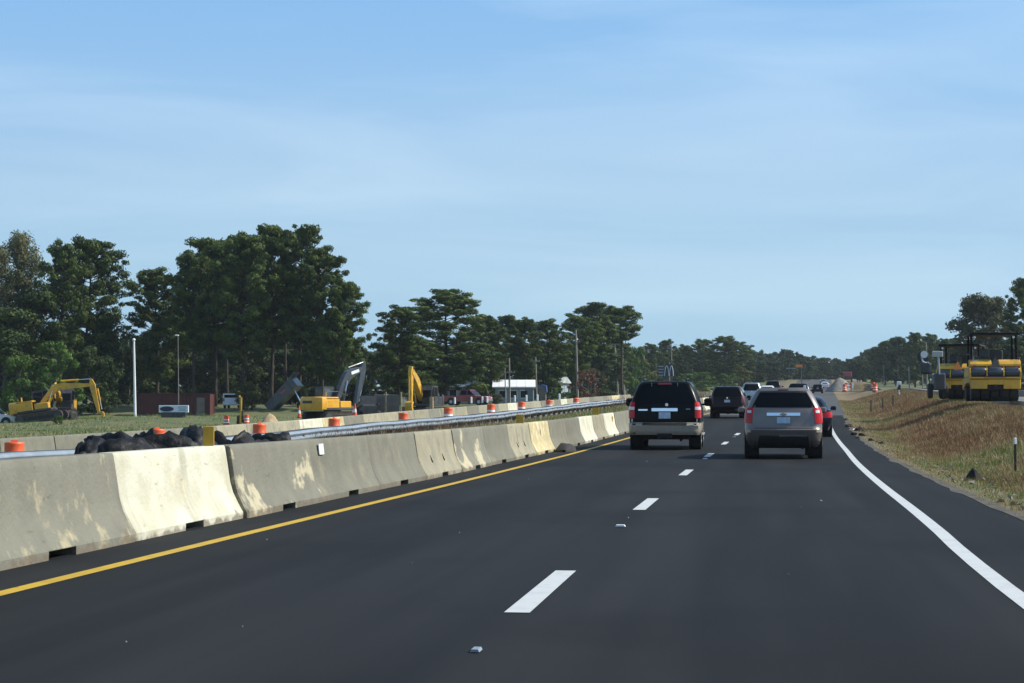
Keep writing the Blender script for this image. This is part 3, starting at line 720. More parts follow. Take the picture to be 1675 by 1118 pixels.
for sx in (-1, 1):
    sh.patch('side_window', M['glass'], t, 1.30, 1.80, (sx*1.24, sx*1.05), (sx*4.35, sx*3.5), .006, 5, 10)
    l = sh.patch('tail_lamp', M['tail_red'], t, .90, 1.34, sx*.845, sx*1.13, .022, 6, 8)
    sh.patch('reverse_lamp', M['lamp_white'], l, 1.13, 1.21, sx*.85, sx*1.04, .028, 1, 6)
    mb = MB(); mb.tube([(sx*.60, .62, 1.95), (sx*.61, .7, 2.0), (sx*.62, 2.4, 2.01), (sx*.62, 2.6, 1.95)], .022, 6); mb.build('roof_rail', M['black_paint'], t)
    mb = MB(); mb.box((sx*1.17, 3.72, 1.33), (.26, .12, .24), bev=.05); mb.box((sx*1.02, 3.76, 1.26), (.12, .06, .06)); mb.build('side_mirror', M['black_paint'], t, smooth=True)
    mb = MB(); mb.box((sx*.99, 2.6, .40), (.16, 2.3, .06), bev=.02); mb.build('running_board', M['tan_paint'], t)
    mb = MB(); mb.box((sx*.915, .06, .835), (.035, .02, .09)); mb.build('pin_mark', M['lamp_white'], t)
sh.patch('brake_lamp', M['tail_dark'], t, 1.835, 1.885, -.19, .19, .02, 1, 6)
sh.patch('chrome_handle', M['chrome'], t, 1.09, 1.175, -.365, .365, .025, 2, 8)
p = sh.patch('license_plate', M['plate'], t, .885, 1.065, -.165, .165, .016, 1, 2)
sh.patch('nameplate', M['chrome'], t, 1.105, 1.15, -.74, -.48, .012, 1, 3); sh.patch('badge', M['steel'], t, 1.14, 1.165, .60, .72, .012, 1, 2)
mb = MB(); mb.lathe([(.045, -.008), (.045, .008)], 'Y', c=(.06, .125, 1.275), n=16); mb.build('emblem', M['chrome'], t)
for sx in (-.37, .36):
    mb = MB(); mb.bar((sx, .355, 1.80), (sx, .32, 1.88), .02, .02); mb.build('wiper_mount', M['steel'], t)
mb = MB(); mb.box((0, .12, .40), (.42, .2, .16), bev=.02); mb.box((0, .0, .42), (.08, .12, .08)); mb.build('tow_hitch', M['dark'], t)
car_common(t, sh, 1.0, (1.12, 4.2), .395, .27, (.24, .55))
place_car(t, 1086.5, 54.4, .025)

# -- grey-brown crossover
t = thing('grey_brown_suv', 'grey-brown crossover SUV with chrome tailgate bar and bluish plate, in the right lane', 'SUV')
sh = Shell([(.26, .78, .32, 4.5, .2, .3, .06), (.36, .86, .14, 4.66, .2, .35, .08), (.50, .90, .04, 4.74, .22, .35, .10), (.70, .925, .0, 4.77, .24, .35, .10), (.73, .925, .03, 4.77, .24, .35, .10), (.80, .925, .08, 4.75, .22, .3, .08), (.98, .92, .10, 4.72, .2, .3, .08),
            (1.10, .91, .12, 4.5, .18, .3, .08), (1.14, .90, .13, 3.9, .18, .3, .08), (1.27, .855, .18, 3.55, .17, .25, .08), (1.45, .77, .30, 3.2, .16, .25, .09), (1.61, .675, .40, 2.8, .16, .25, .10), (1.68, .615, .455, 2.65, .14, .25, .11), (1.715, .52, .53, 2.4, .14, .25, .11)])
sh.mesh('body', M['mocha_paint'], t)
sh.patch('lower_valance', M['dark'], t, .275, .565, (-.62, -.58), (.62, .58), .014, 4, 12)
sh.patch('chrome_strip', M['chrome'], t, .545, .565, -.10, .56, .02, 1, 8)
for sx in (-1, 1): sh.patch('lower_cladding', M['dark'], t, .27, .43, sx*.66, sx*4.6, .010, 2, 14)
sh.patch('rear_window', M['glass'], t, 1.235, 1.60, (-.755, -.56), (.755, .56), .007, 6, 12)
sh.patch('spoiler', M['mocha_paint'], t, 1.625, 1.69, -.57, .57, .02, 1, 10)
sh.patch('brake_lamp', M['tail_dark'], t, 1.64, 1.66, -.12, .12, .028, 1, 4)
for sx in (-1, 1):
    l = sh.patch('tail_lamp', M['tail_red'], t, .86, 1.23, (sx*.75, sx*.72), (sx*1.02, sx*1.0), .018, 6, 8)
    sh.patch('reverse_lamp', M['lamp_white'], l, 1.10, 1.16, sx*.76, sx*.86, .024, 1, 4)
    sh.patch('bumper_reflector', M['tan_paint'], t, .64, .71, sx*.78, sx*.98, .008, 1, 4)
    sh.patch('side_window', M['glass'], t, 1.20, 1.56, (sx*1.25, sx*1.15), (sx*4.1, sx*3.3), .006, 5, 10)
    mb = MB(); mb.tube([(sx*.53, .62, 1.70), (sx*.54, .75, 1.76), (sx*.54, 2.2, 1.77), (sx*.53, 2.4, 1.71)], .018, 6); mb.build('roof_rail', M['chrome'], t)
    mb = MB(); mb.box((sx*1.03, 3.4, 1.16), (.2, .1, .17), bev=.04); mb.box((sx*.93, 3.42, 1.12), (.1, .05, .05)); mb.build('side_mirror', M['mocha_paint'], t, smooth=True)
b = sh.patch('chrome_bar', M['chrome'], t, 1.035, 1.105, -.395, .395, .03, 2, 10)
mb = MB(); mb.box((0, .075, 1.075), (.17, .02, .045), bev=.008); mb.box((0, .075, 1.075), (.07, .022, .075), bev=.008); mb.build('emblem', M['tan_paint'], b)
sh.patch('license_plate', M['plate'], t, .855, 1.0, -.155, .155, .016, 1, 2)
sh.patch('tailgate_gap', M['dark'], t, .735, .748, -.70, .70, .003, 1, 12)
car_common(t, sh, .925, (.98, 3.84), .36, .245, (.2, .5))
place_car(t, 1281, 46.6, .01)

def far_suv(name, label, paint, px, dep, W, H, Ln, glass0=.66, plate=True, trim=None, rot=0, lampm='tail_dark', rack=False, u=None, sedan=False):
    t = thing(name, label, 'sedan' if sedan else 'SUV')
    g0 = H*glass0
    if sedan:
        lv = [(.24, W*.88, .2, Ln-.2, .2, .3, .05), (.38, W*.97, .03, Ln-.03, .2, .3, .08), (.60, W, .0, Ln, .2, .35, .08), (.80, W, .03, Ln-.1, .18, .3, .08), (.98, W*.96, .08, Ln-.6, .16, .3, .08),
              (1.0, W*.93, .62, Ln-1.25, .14, .25, .10), (1.2, W*.80, 1.0, Ln-1.65, .14, .25, .1), (1.38, W*.66, 1.35, Ln-2.0, .14, .25, .1), (1.44, W*.55, 1.55, Ln-2.2, .14, .25, .1)]
    else:
        lv = [(.26, W*.86, .25, Ln-.25, .2, .3, .06), (.40, W*.97, .05, Ln-.05, .2, .3, .08), (.62, W, .0, Ln, .2, .35, .08), (.68, W, .06, Ln, .18, .3, .08), (g0*.86, W, .08, Ln-.1, .18, .3, .08), (g0*.95, W*.98, .10, Ln-.4, .16, .3, .08), (g0, W*.95, .13, Ln-1.1, .15, .25, .08),
              (g0+(H-g0)*.5, W*.86, .24, Ln-1.5, .15, .25, .09), (H*.95, W*.75, .38, Ln-1.9, .14, .25, .1), (H*.985, W*.69, .40, Ln-2.05, .14, .25, .1), (H, W*.58, .5, Ln-2.2, .14, .25, .1)]
    sh = Shell(lv); sh.mesh('body', M[paint], t)
    if sedan:
        sh.patch('rear_window', M['glass'], t, 1.03, 1.33, (-.72*W, -.56*W), (.72*W, .56*W), .006, 4, 8)
        for sx in (-1, 1):
            sh.patch('tail_lamp', M['tail_red'], t, .70, .90, sx*W*.62, sx*(W+.1), .014, 3, 6)
            sh.patch('side_window', M['glass'], t, 1.03, 1.32, (sx*(W+.35), sx*(W+.25)), (sx*(W+2.3), sx*(W+1.6)), .006, 3, 6)
        sh.patch('license_plate', M['plate'], t, .66, .80, -.15, .15, .012, 1, 2)
    else:
        sh.patch('rear_window', M['glass'], t, g0*1.03, H*.935, (-.84*W, -.64*W), (.84*W, .64*W), .006, 5, 10)
        for sx in (-1, 1):
            sh.patch('tail_lamp', M[lampm], t, g0*.72, g0*1.12, (sx*W*.80, sx*W*.80), (sx*(W+.02), sx*(W+.02)), .014, 4, 5)
            sh.patch('side_window', M['glass'], t, g0*1.03, H*.92, (sx*(W+.22), sx*(W+.1)), (sx*(W+2.6), sx*(W+2.0)), .006, 4, 7)
        if plate: sh.patch('license_plate', M['plate_light'], t, g0*.76, g0*.88, -.15, .15, .012, 1, 2)
        if trim: sh.patch('bumper_trim', M[trim], t, .44, .50, W*.45, W+.05, .03, 1, 8)
        sh.patch('lower_valance', M['dark'], t, .28, .44, -.7*W, .7*W, .012, 2, 6)
        mb = MB(); mb.lathe([(.05, -.006), (.05, .006)], 'Y', c=(0, .1, g0*.97), n=12); mb.build('emblem', M['chrome'], t)
        if rack:
            for sx in (-1, 1):
                mb = MB(); mb.tube([(sx*W*.6, .6, H-.01), (sx*W*.61, .75, H+.05), (sx*W*.61, 2.2, H+.05), (sx*W*.6, 2.4, H)], .02, 6); mb.build('roof_rail', M['steel'], t)
    for sx in (-1, 1):
        mb = MB(); mb.box((sx*(W+.1), Ln-1.55, g0 if not sedan else 1.0), (.2, .1, .16), bev=.03); mb.box((sx*(W-.02), Ln-1.53, (g0 if not sedan else 1.0)-.03), (.12, .05, .05)); mb.build('side_mirror', M[paint], t)
    car_common(t, sh, W, (.95, Ln-.95), .34, .23, (.2, .45))
    place_car(t, px, dep, rot, u)
    return t
far_suv('maroon_suv', 'very dark maroon compact SUV in the left lane beyond the black SUV', 'maroon_paint', 1189, 103, .93, 1.70, 4.5, trim='chrome', rack=False)
far_suv('dark_sedan', 'dark sedan mostly hidden behind the right side of the grey-brown SUV', 'blue_paint', 1318, 70, .92, 1.46, 4.8, sedan=True)
far_suv('boxy_suv', 'boxy silver-edged SUV in the left lane just beyond the dark maroon one', 'silver_car', 1229, 168, .88, 1.78, 4.3, glass0=.60)
far_suv('blue_suv', 'navy blue SUV in the right lane directly beyond the grey-brown SUV', 'blue_paint', 1306, 158, .95, 1.75, 4.7)
far_suv('white_sedan', 'white sedan whose roof shows between the boxy SUV and the grey-brown SUV', 'white_car', 1254, 196, .9, 1.55, 4.6, sedan=True)
far_suv('black_suv', 'far black SUV whose dark roof shows above the grey-brown SUV', 'black_paint', 1264, 232, .98, 1.95, 4.9)
far_suv('black_sedan', 'distant black car alone on the rising road, right of the navy SUV', 'black_paint', 1337, 325, .9, 1.5, 4.7)
far_suv('white_sedan', 'tiny white car far up the hill in the distance', 'white_car', 1349, 430, .9, 1.5, 4.7, sedan=True)
far_suv('silver_sedan', 'tiny silver car far up the hill behind the tiny white car', 'silver_car', 1346, 520, .9, 1.5, 4.7, sedan=True)

# ---------------------------------------------------------------- excavators
def excavator(label, loc, rz, paint, boompaint, F, K, T, SE, bucket_ang, tilt=0.0, house='yellow_machine', roll=0.0, logo=False, house_yaw=0.0, glassy='cab_glass', bsc=1.0, arm=1.0):
    """local: boom points to +X; F foot, K knee, T boom tip, SE stick end, all (x,z)"""
    t = thing('excavator', label, 'excavator', loc, rz); t.rotation_euler = (roll, tilt, rz)
    # undercarriage
    for sy in (-1, 1):
        out = []
        for k in range(9): a = math.pi/2+math.pi*k/8; out.append((-1.75+.44*math.cos(a), .46+.44*math.sin(a)))
        for k in range(9): a = -math.pi/2+math.pi*k/8; out.append((1.75+.44*math.cos(a), .46+.44*math.sin(a)))
        mb = MB(); mb.prism(out, sy*1.38-.29*sy, sy*1.38+.0, 'Y')
        n = len(out)
        per = []
        for i in range(n):
            a, b = Vector(out[i]), Vector(out[(i+1) % n]); Ln = (b-a).length; m = max(1, round(Ln/.19))
            for k in range(m): per.append((a.lerp(b, (k+.5)/m), (b-a).normalized()))
        for c, d in per:
            mb.box((c.x, sy*1.235, c.y), (.045, .60, .07), Euler((0, -math.atan2(d.y, d.x)+math.pi/2, 0)).to_matrix())
        tr = mb.build('track', M['track'], t)
        mb = MB()
        for x in (-1.75, 1.75): mb.lathe([(.36, sy*1.06-.05), (.36, sy*1.40+.015*sy)], 'Y', c=(x, 0, .46), n=16)
        for x in (-1.1, -.66, -.22, .22, .66, 1.1): mb.lathe([(.14, sy*1.05), (.14, sy*1.40)], 'Y', c=(x, 0, .20), n=10)
        mb.box((0, sy*1.2, .46), (3.2, .36, .34)); mb.build('track_frame', M['machine_dark'], tr)
    mb = MB(); mb.box((0, 0, .62), (1.9, 2.0, .36)); mb.lathe([(.72, .78), (.72, 1.02)], n=20); mb.build('undercarriage', M['machine_dark'], t)
    hy = Matrix.Rotation(house_yaw, 4, 'Z')
    def hb(mb, name, m, smooth=False, par=t):
        mb.v = [tuple(hy @ Vector(v)) for v in mb.v]; return mb.build(name, m, par, smooth=smooth)
    mb = MB(); mb.box((-.55, 0, 1.10), (3.6, 2.62, .2), bev=.03); hb(mb, 'deck', M['machine_dark'])
    # counterweight: rounded rear
    pl = [(-1.95, -1.33), (-2.45, -1.31), (-2.68, -1.05), (-2.78, -.5), (-2.80, 0), (-2.78, .5), (-2.68, 1.05), (-2.45, 1.31), (-1.95, 1.33)]
    mb = MB(); sc = [(1.02, .97), (1.10, 1.0), (1.92, 1.0), (2.06, .97), (2.12, .9)]
    for z, q in sc: mb.v += [((x+1.95)*q-1.95, y*q, z) for x, y in pl]
    n = len(pl)
    for j in range(len(sc)-1):
        for k in range(n): mb.f.append((j*n+k, j*n+(k+1) % n, (j+1)*n+(k+1) % n, (j+1)*n+k))
    mb.f += [tuple(range(n)), tuple(range((len(sc)-1)*n, len(sc)*n))]; mb.m = [0]*len(mb.f)
    cw = hb(mb, 'counterweight', M[paint], smooth=35)
    mb = MB(); mb.box((-2.80, .1, 1.68), (.03, 1.1, .22)); hb(mb, 'lettering_strip', M['machine_dark'])
    mb = MB(); mb.box((-1.2, -.1, 2.02), (1.5, 2.3, .16), bev=.05); mb.tube([(-1.5, -.75, 2.05), (-1.5, -.75, 2.5)], .07, 8); hb(mb, 'engine_hood', M[paint], smooth=True)
    for sy in (-1, 1):
        mb = MB(); mb.box((-1.2 if sy < 0 else -1.4, sy*1.28, 1.56), (1.5 if sy < 0 else 1.1, .06, .72), bev=.02)
        for k in range(5): mb.box((-1.45, sy*1.32, 1.34+.1*k), (.55, .02, .04))
        hb(mb, 'side_door', M[paint])
    mb = MB(); mb.box((.35, -.85, 1.48), (1.3, .8, .56), bev=.04); hb(mb, 'tool_box', M[paint], smooth=True)
    # cab
    cp = [(-.75, 1.2), (1.0, 1.2), (1.22, 1.75), (1.05, 2.55), (.70, 2.98), (-.70, 2.98), (-.80, 2.5)]
    mb = MB(); mb.prism(cp, .32, 1.30, 'Y'); cab = hb(mb, 'cab', M['machine_dark'])
    mb = MB()
    for y in (.315, 1.305):
        mb.prism([(-.62, 1.95), (.20, 1.95), (.20, 2.80), (-.62, 2.80)], y-.006, y+.006, 'Y'); mb.prism([(.30, 1.5), (.98, 1.5), (1.12, 1.78), (.97, 2.5), (.66, 2.85), (.30, 2.85)], y-.006, y+.006, 'Y')
    mb.box((-.79, .81, 2.35), (.03, .76, .85), (0, -.1, 0)); mb.bar((1.225, .81, 1.8), (1.06, .81, 2.52), .8, .012)
    hb(mb, 'cab_window', M[glassy], par=t)
    mb = MB(); mb.tube([(-1.9, -1.2, 2.1), (-1.9, -1.2, 2.55), (-.6, -1.2, 2.55), (.6, -1.22, 2.2)], .025, 6); hb(mb, 'handrail', M['machine_dark'])
    # boom
    Fv, Kv, Tv, Sv = [Vector((p[0], 0, p[1])) for p in (F, K, T, SE)]
    def limb(pts, ths, wy, name, m, yo=0):
        up = []; lo = []
        P = [Vector(p) for p in pts]
        for i, p in enumerate(P):
            d = (P[min(i+1, len(P)-1)]-P[max(0, i-1)]).normalized(); nn = Vector((-d.z, 0, d.x))
            up.append(p+nn*ths[i]/2*arm); lo.append(p-nn*ths[i]/2*arm)
        poly = [(p.x, p.z) for p in up + lo[::-1]]
        mb = MB(); mb.prism(poly, yo-wy/2, yo+wy/2, 'Y'); return mb.build(name, m, t)
    k1 = Fv.lerp(Kv, .80); k2 = Kv.lerp(Tv, .22)
    kq = (k1+k2+Kv*2)/4
    limb([Fv, Fv.lerp(Kv, .4), k1, kq, k2, Kv.lerp(Tv, .65), Tv], [.36, .58, .74, .78, .70, .50, .30], .46, 'boom', M[boompaint])
    d = (Sv-Tv).normalized(); back = Tv - d*.55
    limb([back, Tv, Tv+d*.5, Tv.lerp(Sv, .6), Sv], [.22, .62, .56, .40, .24], .34, 'stick', M[boompaint])
    def ram(a, b, yo, r=.075):
        a, b = Vector(a), Vector(b); a.y = b.y = yo; m = a.lerp(b, .58)
        mb = MB(); mb.tube([a, m], r, 8); o = mb.build('hydraulic_cylinder', M[boompaint], t)
        mb = MB(); mb.tube([m, b], r*.55, 8); mb.build('piston_rod', M['chrome'], o)
    for yo in (-.36, .36): ram((Fv.x+.55, 0, Fv.z-.35), Fv.lerp(Kv, .78)+Vector((0, 0, -.05)), yo)
    nb = Vector((-(Tv-Kv).z, 0, (Tv-Kv).x)).normalized()
    ram(Kv.lerp(Tv, .12)+nb*.50, back+Vector((0, 0, .02)), 0, .085)
    nst = Vector((d.z, 0, -d.x)); nst = nst if nst.x > 0 else -nst
    ram(Tv+d*.45+nst*.40, Sv-d*.35+nst*.34, 0, .065)
    # bucket (curled under the stick)
    bp = [(p*bsc, q*bsc) for p, q in [(0, .12), (.42, .22), (.72, -.05), (.78, -.45), (.55, -.85), (.18, -1.02), (-.22, -.92), (.12, -.70), (.30, -.42), (.18, -.10)]]
    ca, sa = math.cos(bucket_ang), math.sin(bucket_ang)
    poly = [(Sv.x+x*ca-z*sa, Sv.z+x*sa+z*ca) for x, z in bp]
    mb = MB(); mb.prism(poly, -.45*bsc, .45*bsc, 'Y'); bk = mb.build('bucket', M['track'] if boompaint != 'yellow_machine' else M['yellow_machine'], t)
    mb = MB()
    for k in range(5):
        y = (-.38+.19*k)*bsc; tx, tz = -.30*bsc, -.96*bsc
        mb.box((Sv.x+tx*ca-tz*sa, y, Sv.z+tx*sa+tz*ca), (.22, .07, .06), (0, -bucket_ang-.2, 0))
    mb.build('bucket_teeth', M['track'], bk)
    if logo:
        c = Kv.lerp(Tv, .40); ang = -math.atan2((Tv-Kv).z, (Tv-Kv).x)
        for yo in (-.24, .24):
            mb = MB(); mb.box((c.x, yo, c.z), (.95, .012, .26), (0, ang, 0)); mb.build('boom_sign', M['white_metal'], t)
    return t
def ground_at(px, dep): x = at(px, dep); return Vector((x, dep, ground_z(x, dep)))
def base_at(px, py, dep):
    x = at(px, dep); return Vector((x, dep, zat(py, x, dep)))
p = base_at(71, 691, 172)
excavator('yellow excavator at the far left, its flat boom and stick reaching down to grass', p, R(8), 'yellow_machine', 'yellow_machine', (.15, 1.75), (1.7, 3.10), (5.0, 2.80), (5.28, .05), R(35), tilt=-R(8), glassy='glass', bsc=.5, arm=.85)
p = base_at(98, 687, 180)
excavator('second yellow excavator behind the far left one, half hidden, its stick hanging beside the boom', p, R(-78), 'yellow_machine', 'yellow_machine', (.3, 1.7), (2.2, 3.0), (4.0, 2.6), (3.9, .7), R(30), tilt=-R(2), glassy='glass', bsc=.6, arm=.85)
p = base_at(544, 691, 158)
excavator('amber excavator seen from behind with a charcoal boom bent up to the right', p, R(57), 'amber_machine', 'boom_grey', (.3, 1.7), (1.75, 4.05), (3.55, 4.55), (2.75, 1.5), R(-30), logo=True)
p = base_at(692, 681, 186)
excavator('yellow excavator facing the road with its boom raised steeply and dark cab beside it', p, R(-101), 'machine_dark', 'yellow_machine', (.4, 1.6), (1.8, 3.4), (3.3, 4.25), (3.35, 1.25), R(10), glassy='glass', bsc=.75)

# ---------------------------------------------------------------- tipped dump truck
def dump_truck(label, loc, rz):
    t = thing('dump_truck', label, 'dump truck', loc, rz)
    mb = MB(); mb.box((0, 0, .95), (6.6, .9, .26)); mb.build('chassis', M['machine_dark'], t)
    for x in (-2.4, -1.15, 2.5):
        for y in (-1.05, 1.05):
            mb = MB(); mb.lathe([(.3, -.16), (.50, -.16), (.52, -.10), (.52, .10), (.50, .16), (.3, .16)], 'Y', n=18); o = mb.build('wheel', M['rubber'], t, smooth=35, loc=(x, y, .52))
            mb = MB(); mb.lathe([(.26, -.17), (.28, .17)], 'Y', n=12); mb.build('rim', M['steel'], o)
    mb = MB(); mb.prism([(1.7, .95), (3.5, .95), (3.55, 1.75), (2.9, 1.9), (2.75, 2.85), (1.7, 2.85)], -1.15, 1.15, 'Y'); c = mb.build('cab', M['machine_dark'], t)
    mb = MB(); mb.bar((2.93, 0, 1.95), (2.79, 0, 2.7), 1.9, .012)
    for y in (-1.156, 1.156): mb.prism([(1.95, 1.95), (2.72, 1.95), (2.62, 2.7), (1.95, 2.7)], y-.006, y+.006, 'Y')
    mb.build('cab_window', M['glass'], c)
    a = R(43); O = Vector((-3.1, 0, 1.15)); ex = Vector((math.cos(a), 0, math.sin(a))); ez = Vector((-math.sin(a), 0, math.cos(a)))
    def q(x, z): v = O+ex*x+ez*z; return (v.x, v.z)
    mb = MB(); mb.prism([q(0, 0), q(4.5, 0), q(4.6, 1.35), q(0, 1.1)], -1.2, 1.2, 'Y')
    for x in (.5, 1.3, 2.1, 2.9, 3.7):
        for y in (-1.23, 1.23): mb.prism([q(x, .05), q(x+.14, .05), q(x+.14, 1.15), q(x, 1.15)], y-.04, y+.04, 'Y')
    mb.prism([q(4.5, 1.3), q(5.2, 1.42), q(5.2, 1.5), q(4.5, 1.4)], -1.2, 1.2, 'Y')
    b = mb.build('tipping_bed', M['boom_grey'], t)
    mb = MB(); mb.prism([q(2.4, .5), q(3.2, .5), q(3.2, .8), q(2.4, .8)], -1.29, -1.25, 'Y'); mb.build('red_mark', M['red_car'], b)
    mb = MB(); mb.tube([(.9, 0, 1.0), Vector((O+ex*3.6+ez*.0))], .09, 8); mb.build('lift_ram', M['chrome'], t)
    return t
dump_truck('dark dump truck with its bed tipped up, left of the amber excavator', base_at(489, 690, 222), R(-4))

# ---------------------------------------------------------------- pickups and parked cars seen from the side
def pickup(label, loc, rz, paint):
    t = thing('pickup_truck', label, 'pickup truck', loc, rz)
    mb = MB()
    low = [(-2.75, .55), (-2.8, .95), (-2.75, 1.10), (1.0, 1.10), (2.45, 1.05), (2.72, .95), (2.8, .6), (2.6, .42), (-2.6, .42)]
    mb.prism(low, -.95, .95, 'Y'); body = mb.build('body', M[paint], t)
    mb = MB(); mb.box((-1.75, 0, 1.105), (1.85, 1.5, .02)); mb.build('bed_floor', M['dark'], t)
    # cab, narrowing upwards
    lo = [(-.75, 1.1), (1.25, 1.1)]; v = [(-.75, -.93, 1.1), (1.35, -.93, 1.1), (1.35, .93, 1.1), (-.75, .93, 1.1), (-.60, -.74, 1.82), (.55, -.74, 1.82), (.55, .74, 1.82), (-.60, .74, 1.82)]
    mb = MB(); mb.add(v, [(0, 1, 5, 4), (1, 2, 6, 5), (2, 3, 7, 6), (3, 0, 4, 7), (4, 5, 6, 7)]); mb.build('cab', M[paint], t)
    mb = MB()
    for sg in (-1, 1):
        a = [(-.58, .905, 1.20), (.22, .905, 1.20), (.22, .765, 1.74), (-.50, .765, 1.74)]; b = [(.30, .905, 1.20), (1.12, .905, 1.20), (.55, .765, 1.74), (.30, .765, 1.74)]
        for q in (a, b): mb.add([(x, sg*(y+.012), z) for x, y, z in q], [(0, 1, 2, 3)])
    mb.add([(1.30, -.80, 1.18), (1.30, .80, 1.18), (.62, .66, 1.76), (.62, -.66, 1.76)], [(0, 1, 2, 3)]); mb.add([(-.755, -.80, 1.2), (-.755, .80, 1.2), (-.63, .66, 1.74), (-.63, -.66, 1.74)], [(0, 1, 2, 3)])
    mb.build('window', M['glass'], t)
    for sg in (-1, 1):
        mb = MB(); mb.box((2.72, sg*.72, .86), (.14, .36, .18), bev=.03); mb.build('headlight', M['lamp_white'], t)
        mb = MB(); mb.box((-2.77, sg*.84, .92), (.06, .14, .32)); mb.build('tail_lamp', M['tail_red'], t)
        for x in (-1.75, 1.8):
            mb = MB(); mb.lathe([(.47, sg*.70), (.47, sg*.957)], 'Y', n=20); mb.build('wheel_arch', M['dark'], t, loc=(x, 0, .42))
            mb = MB(); mb.lathe([(.22, -.13), (.36, -.13), (.39, -.08), (.39, .08), (.36, .13), (.22, .13)], 'Y', n=18); o = mb.build('wheel', M['rubber'], t, smooth=35, loc=(x, sg*.84, .39))
            mb = MB(); mb.lathe([(.2, -.135), (.22, .135)], 'Y', n=12); mb.build('rim', M['silver_car'], o)
    mb = MB(); mb.box((2.8, 0, .55), (.16, 1.8, .2), bev=.03); mb.box((-2.85, 0, .55), (.16, 1.8, .2), bev=.03); mb.build('bumper', M['chrome'], t)
    return t
pickup('dark red pickup truck parked beyond the guardrail, under the dense tree', base_at(765, 663, 226), R(-14), 'red_car')
pickup('white pickup at the left edge of the photo behind the yellow excavator', base_at(-16, 698, 172), R(6), 'white_car')
def van(label, loc, rz, paint, Ln=5.2, H=2.1):
    t = thing('parked_van', label, 'van', loc, rz)
    mb = MB(); mb.prism([(-Ln/2, .35), (-Ln/2, H-.1), (-Ln/2+.12, H), (Ln/2-1.35, H), (Ln/2-.75, 1.2), (Ln/2-.05, .98), (Ln/2, .45), (Ln/2-.1, .35)], -.92, .92, 'Y'); b = mb.build('body', M[paint], t)
    mb = MB()
    for sg in (-1, 1): mb.prism([(-Ln/2+.3, 1.25), (Ln/2-.95, 1.25), (Ln/2-1.4, H-.18), (-Ln/2+.3, H-.18)], sg*.922-.004, sg*.922+.004, 'Y')
    mb.box((-Ln/2-.003, 0, (1.25+H-.15)/2), (.012, 1.5, H-.15-1.25)); mb.bar((Ln/2-.76, 0, 1.24), (Ln/2-1.32, 0, H-.05), 1.6, .014); mb.build('window', M['glass'], t)
    for sg in (-1, 1):
        mb = MB(); mb.box((-Ln/2-.01, sg*.8, 1.0), (.05, .14, .4)); mb.build('tail_lamp', M['tail_red'], t)
        for x in (-Ln/2+1.0, Ln/2-1.0):
            mb = MB(); mb.lathe([(.2, -.12), (.33, -.12), (.35, -.07), (.35, .07), (.33, .12), (.2, .12)], 'Y', n=16); o = mb.build('wheel', M['rubber'], t, smooth=35, loc=(x, sg*.84, .35))
            mb = MB(); mb.lathe([(.18, -.125), (.2, .125)], 'Y', n=10); mb.build('rim', M['silver_car'], o)
    mb = MB(); mb.box((-Ln/2-.05, 0, .48), (.12, 1.7, .2), bev=.03); mb.build('bumper', M['white_car'], t)
    return t
van('white van seen from behind in the shade of the tall pines', ground_at(383, 226), R(96), 'white_car', 4.8, 1.75)
van('white van behind the black loader, left of the tan panels', base_at(608, 662, 290), R(20), 'white_car', 5.6, 2.3)
van('white van just right of the raised yellow boom', base_at(690, 662, 290), R(15), 'white_car', 5.6, 2.3)

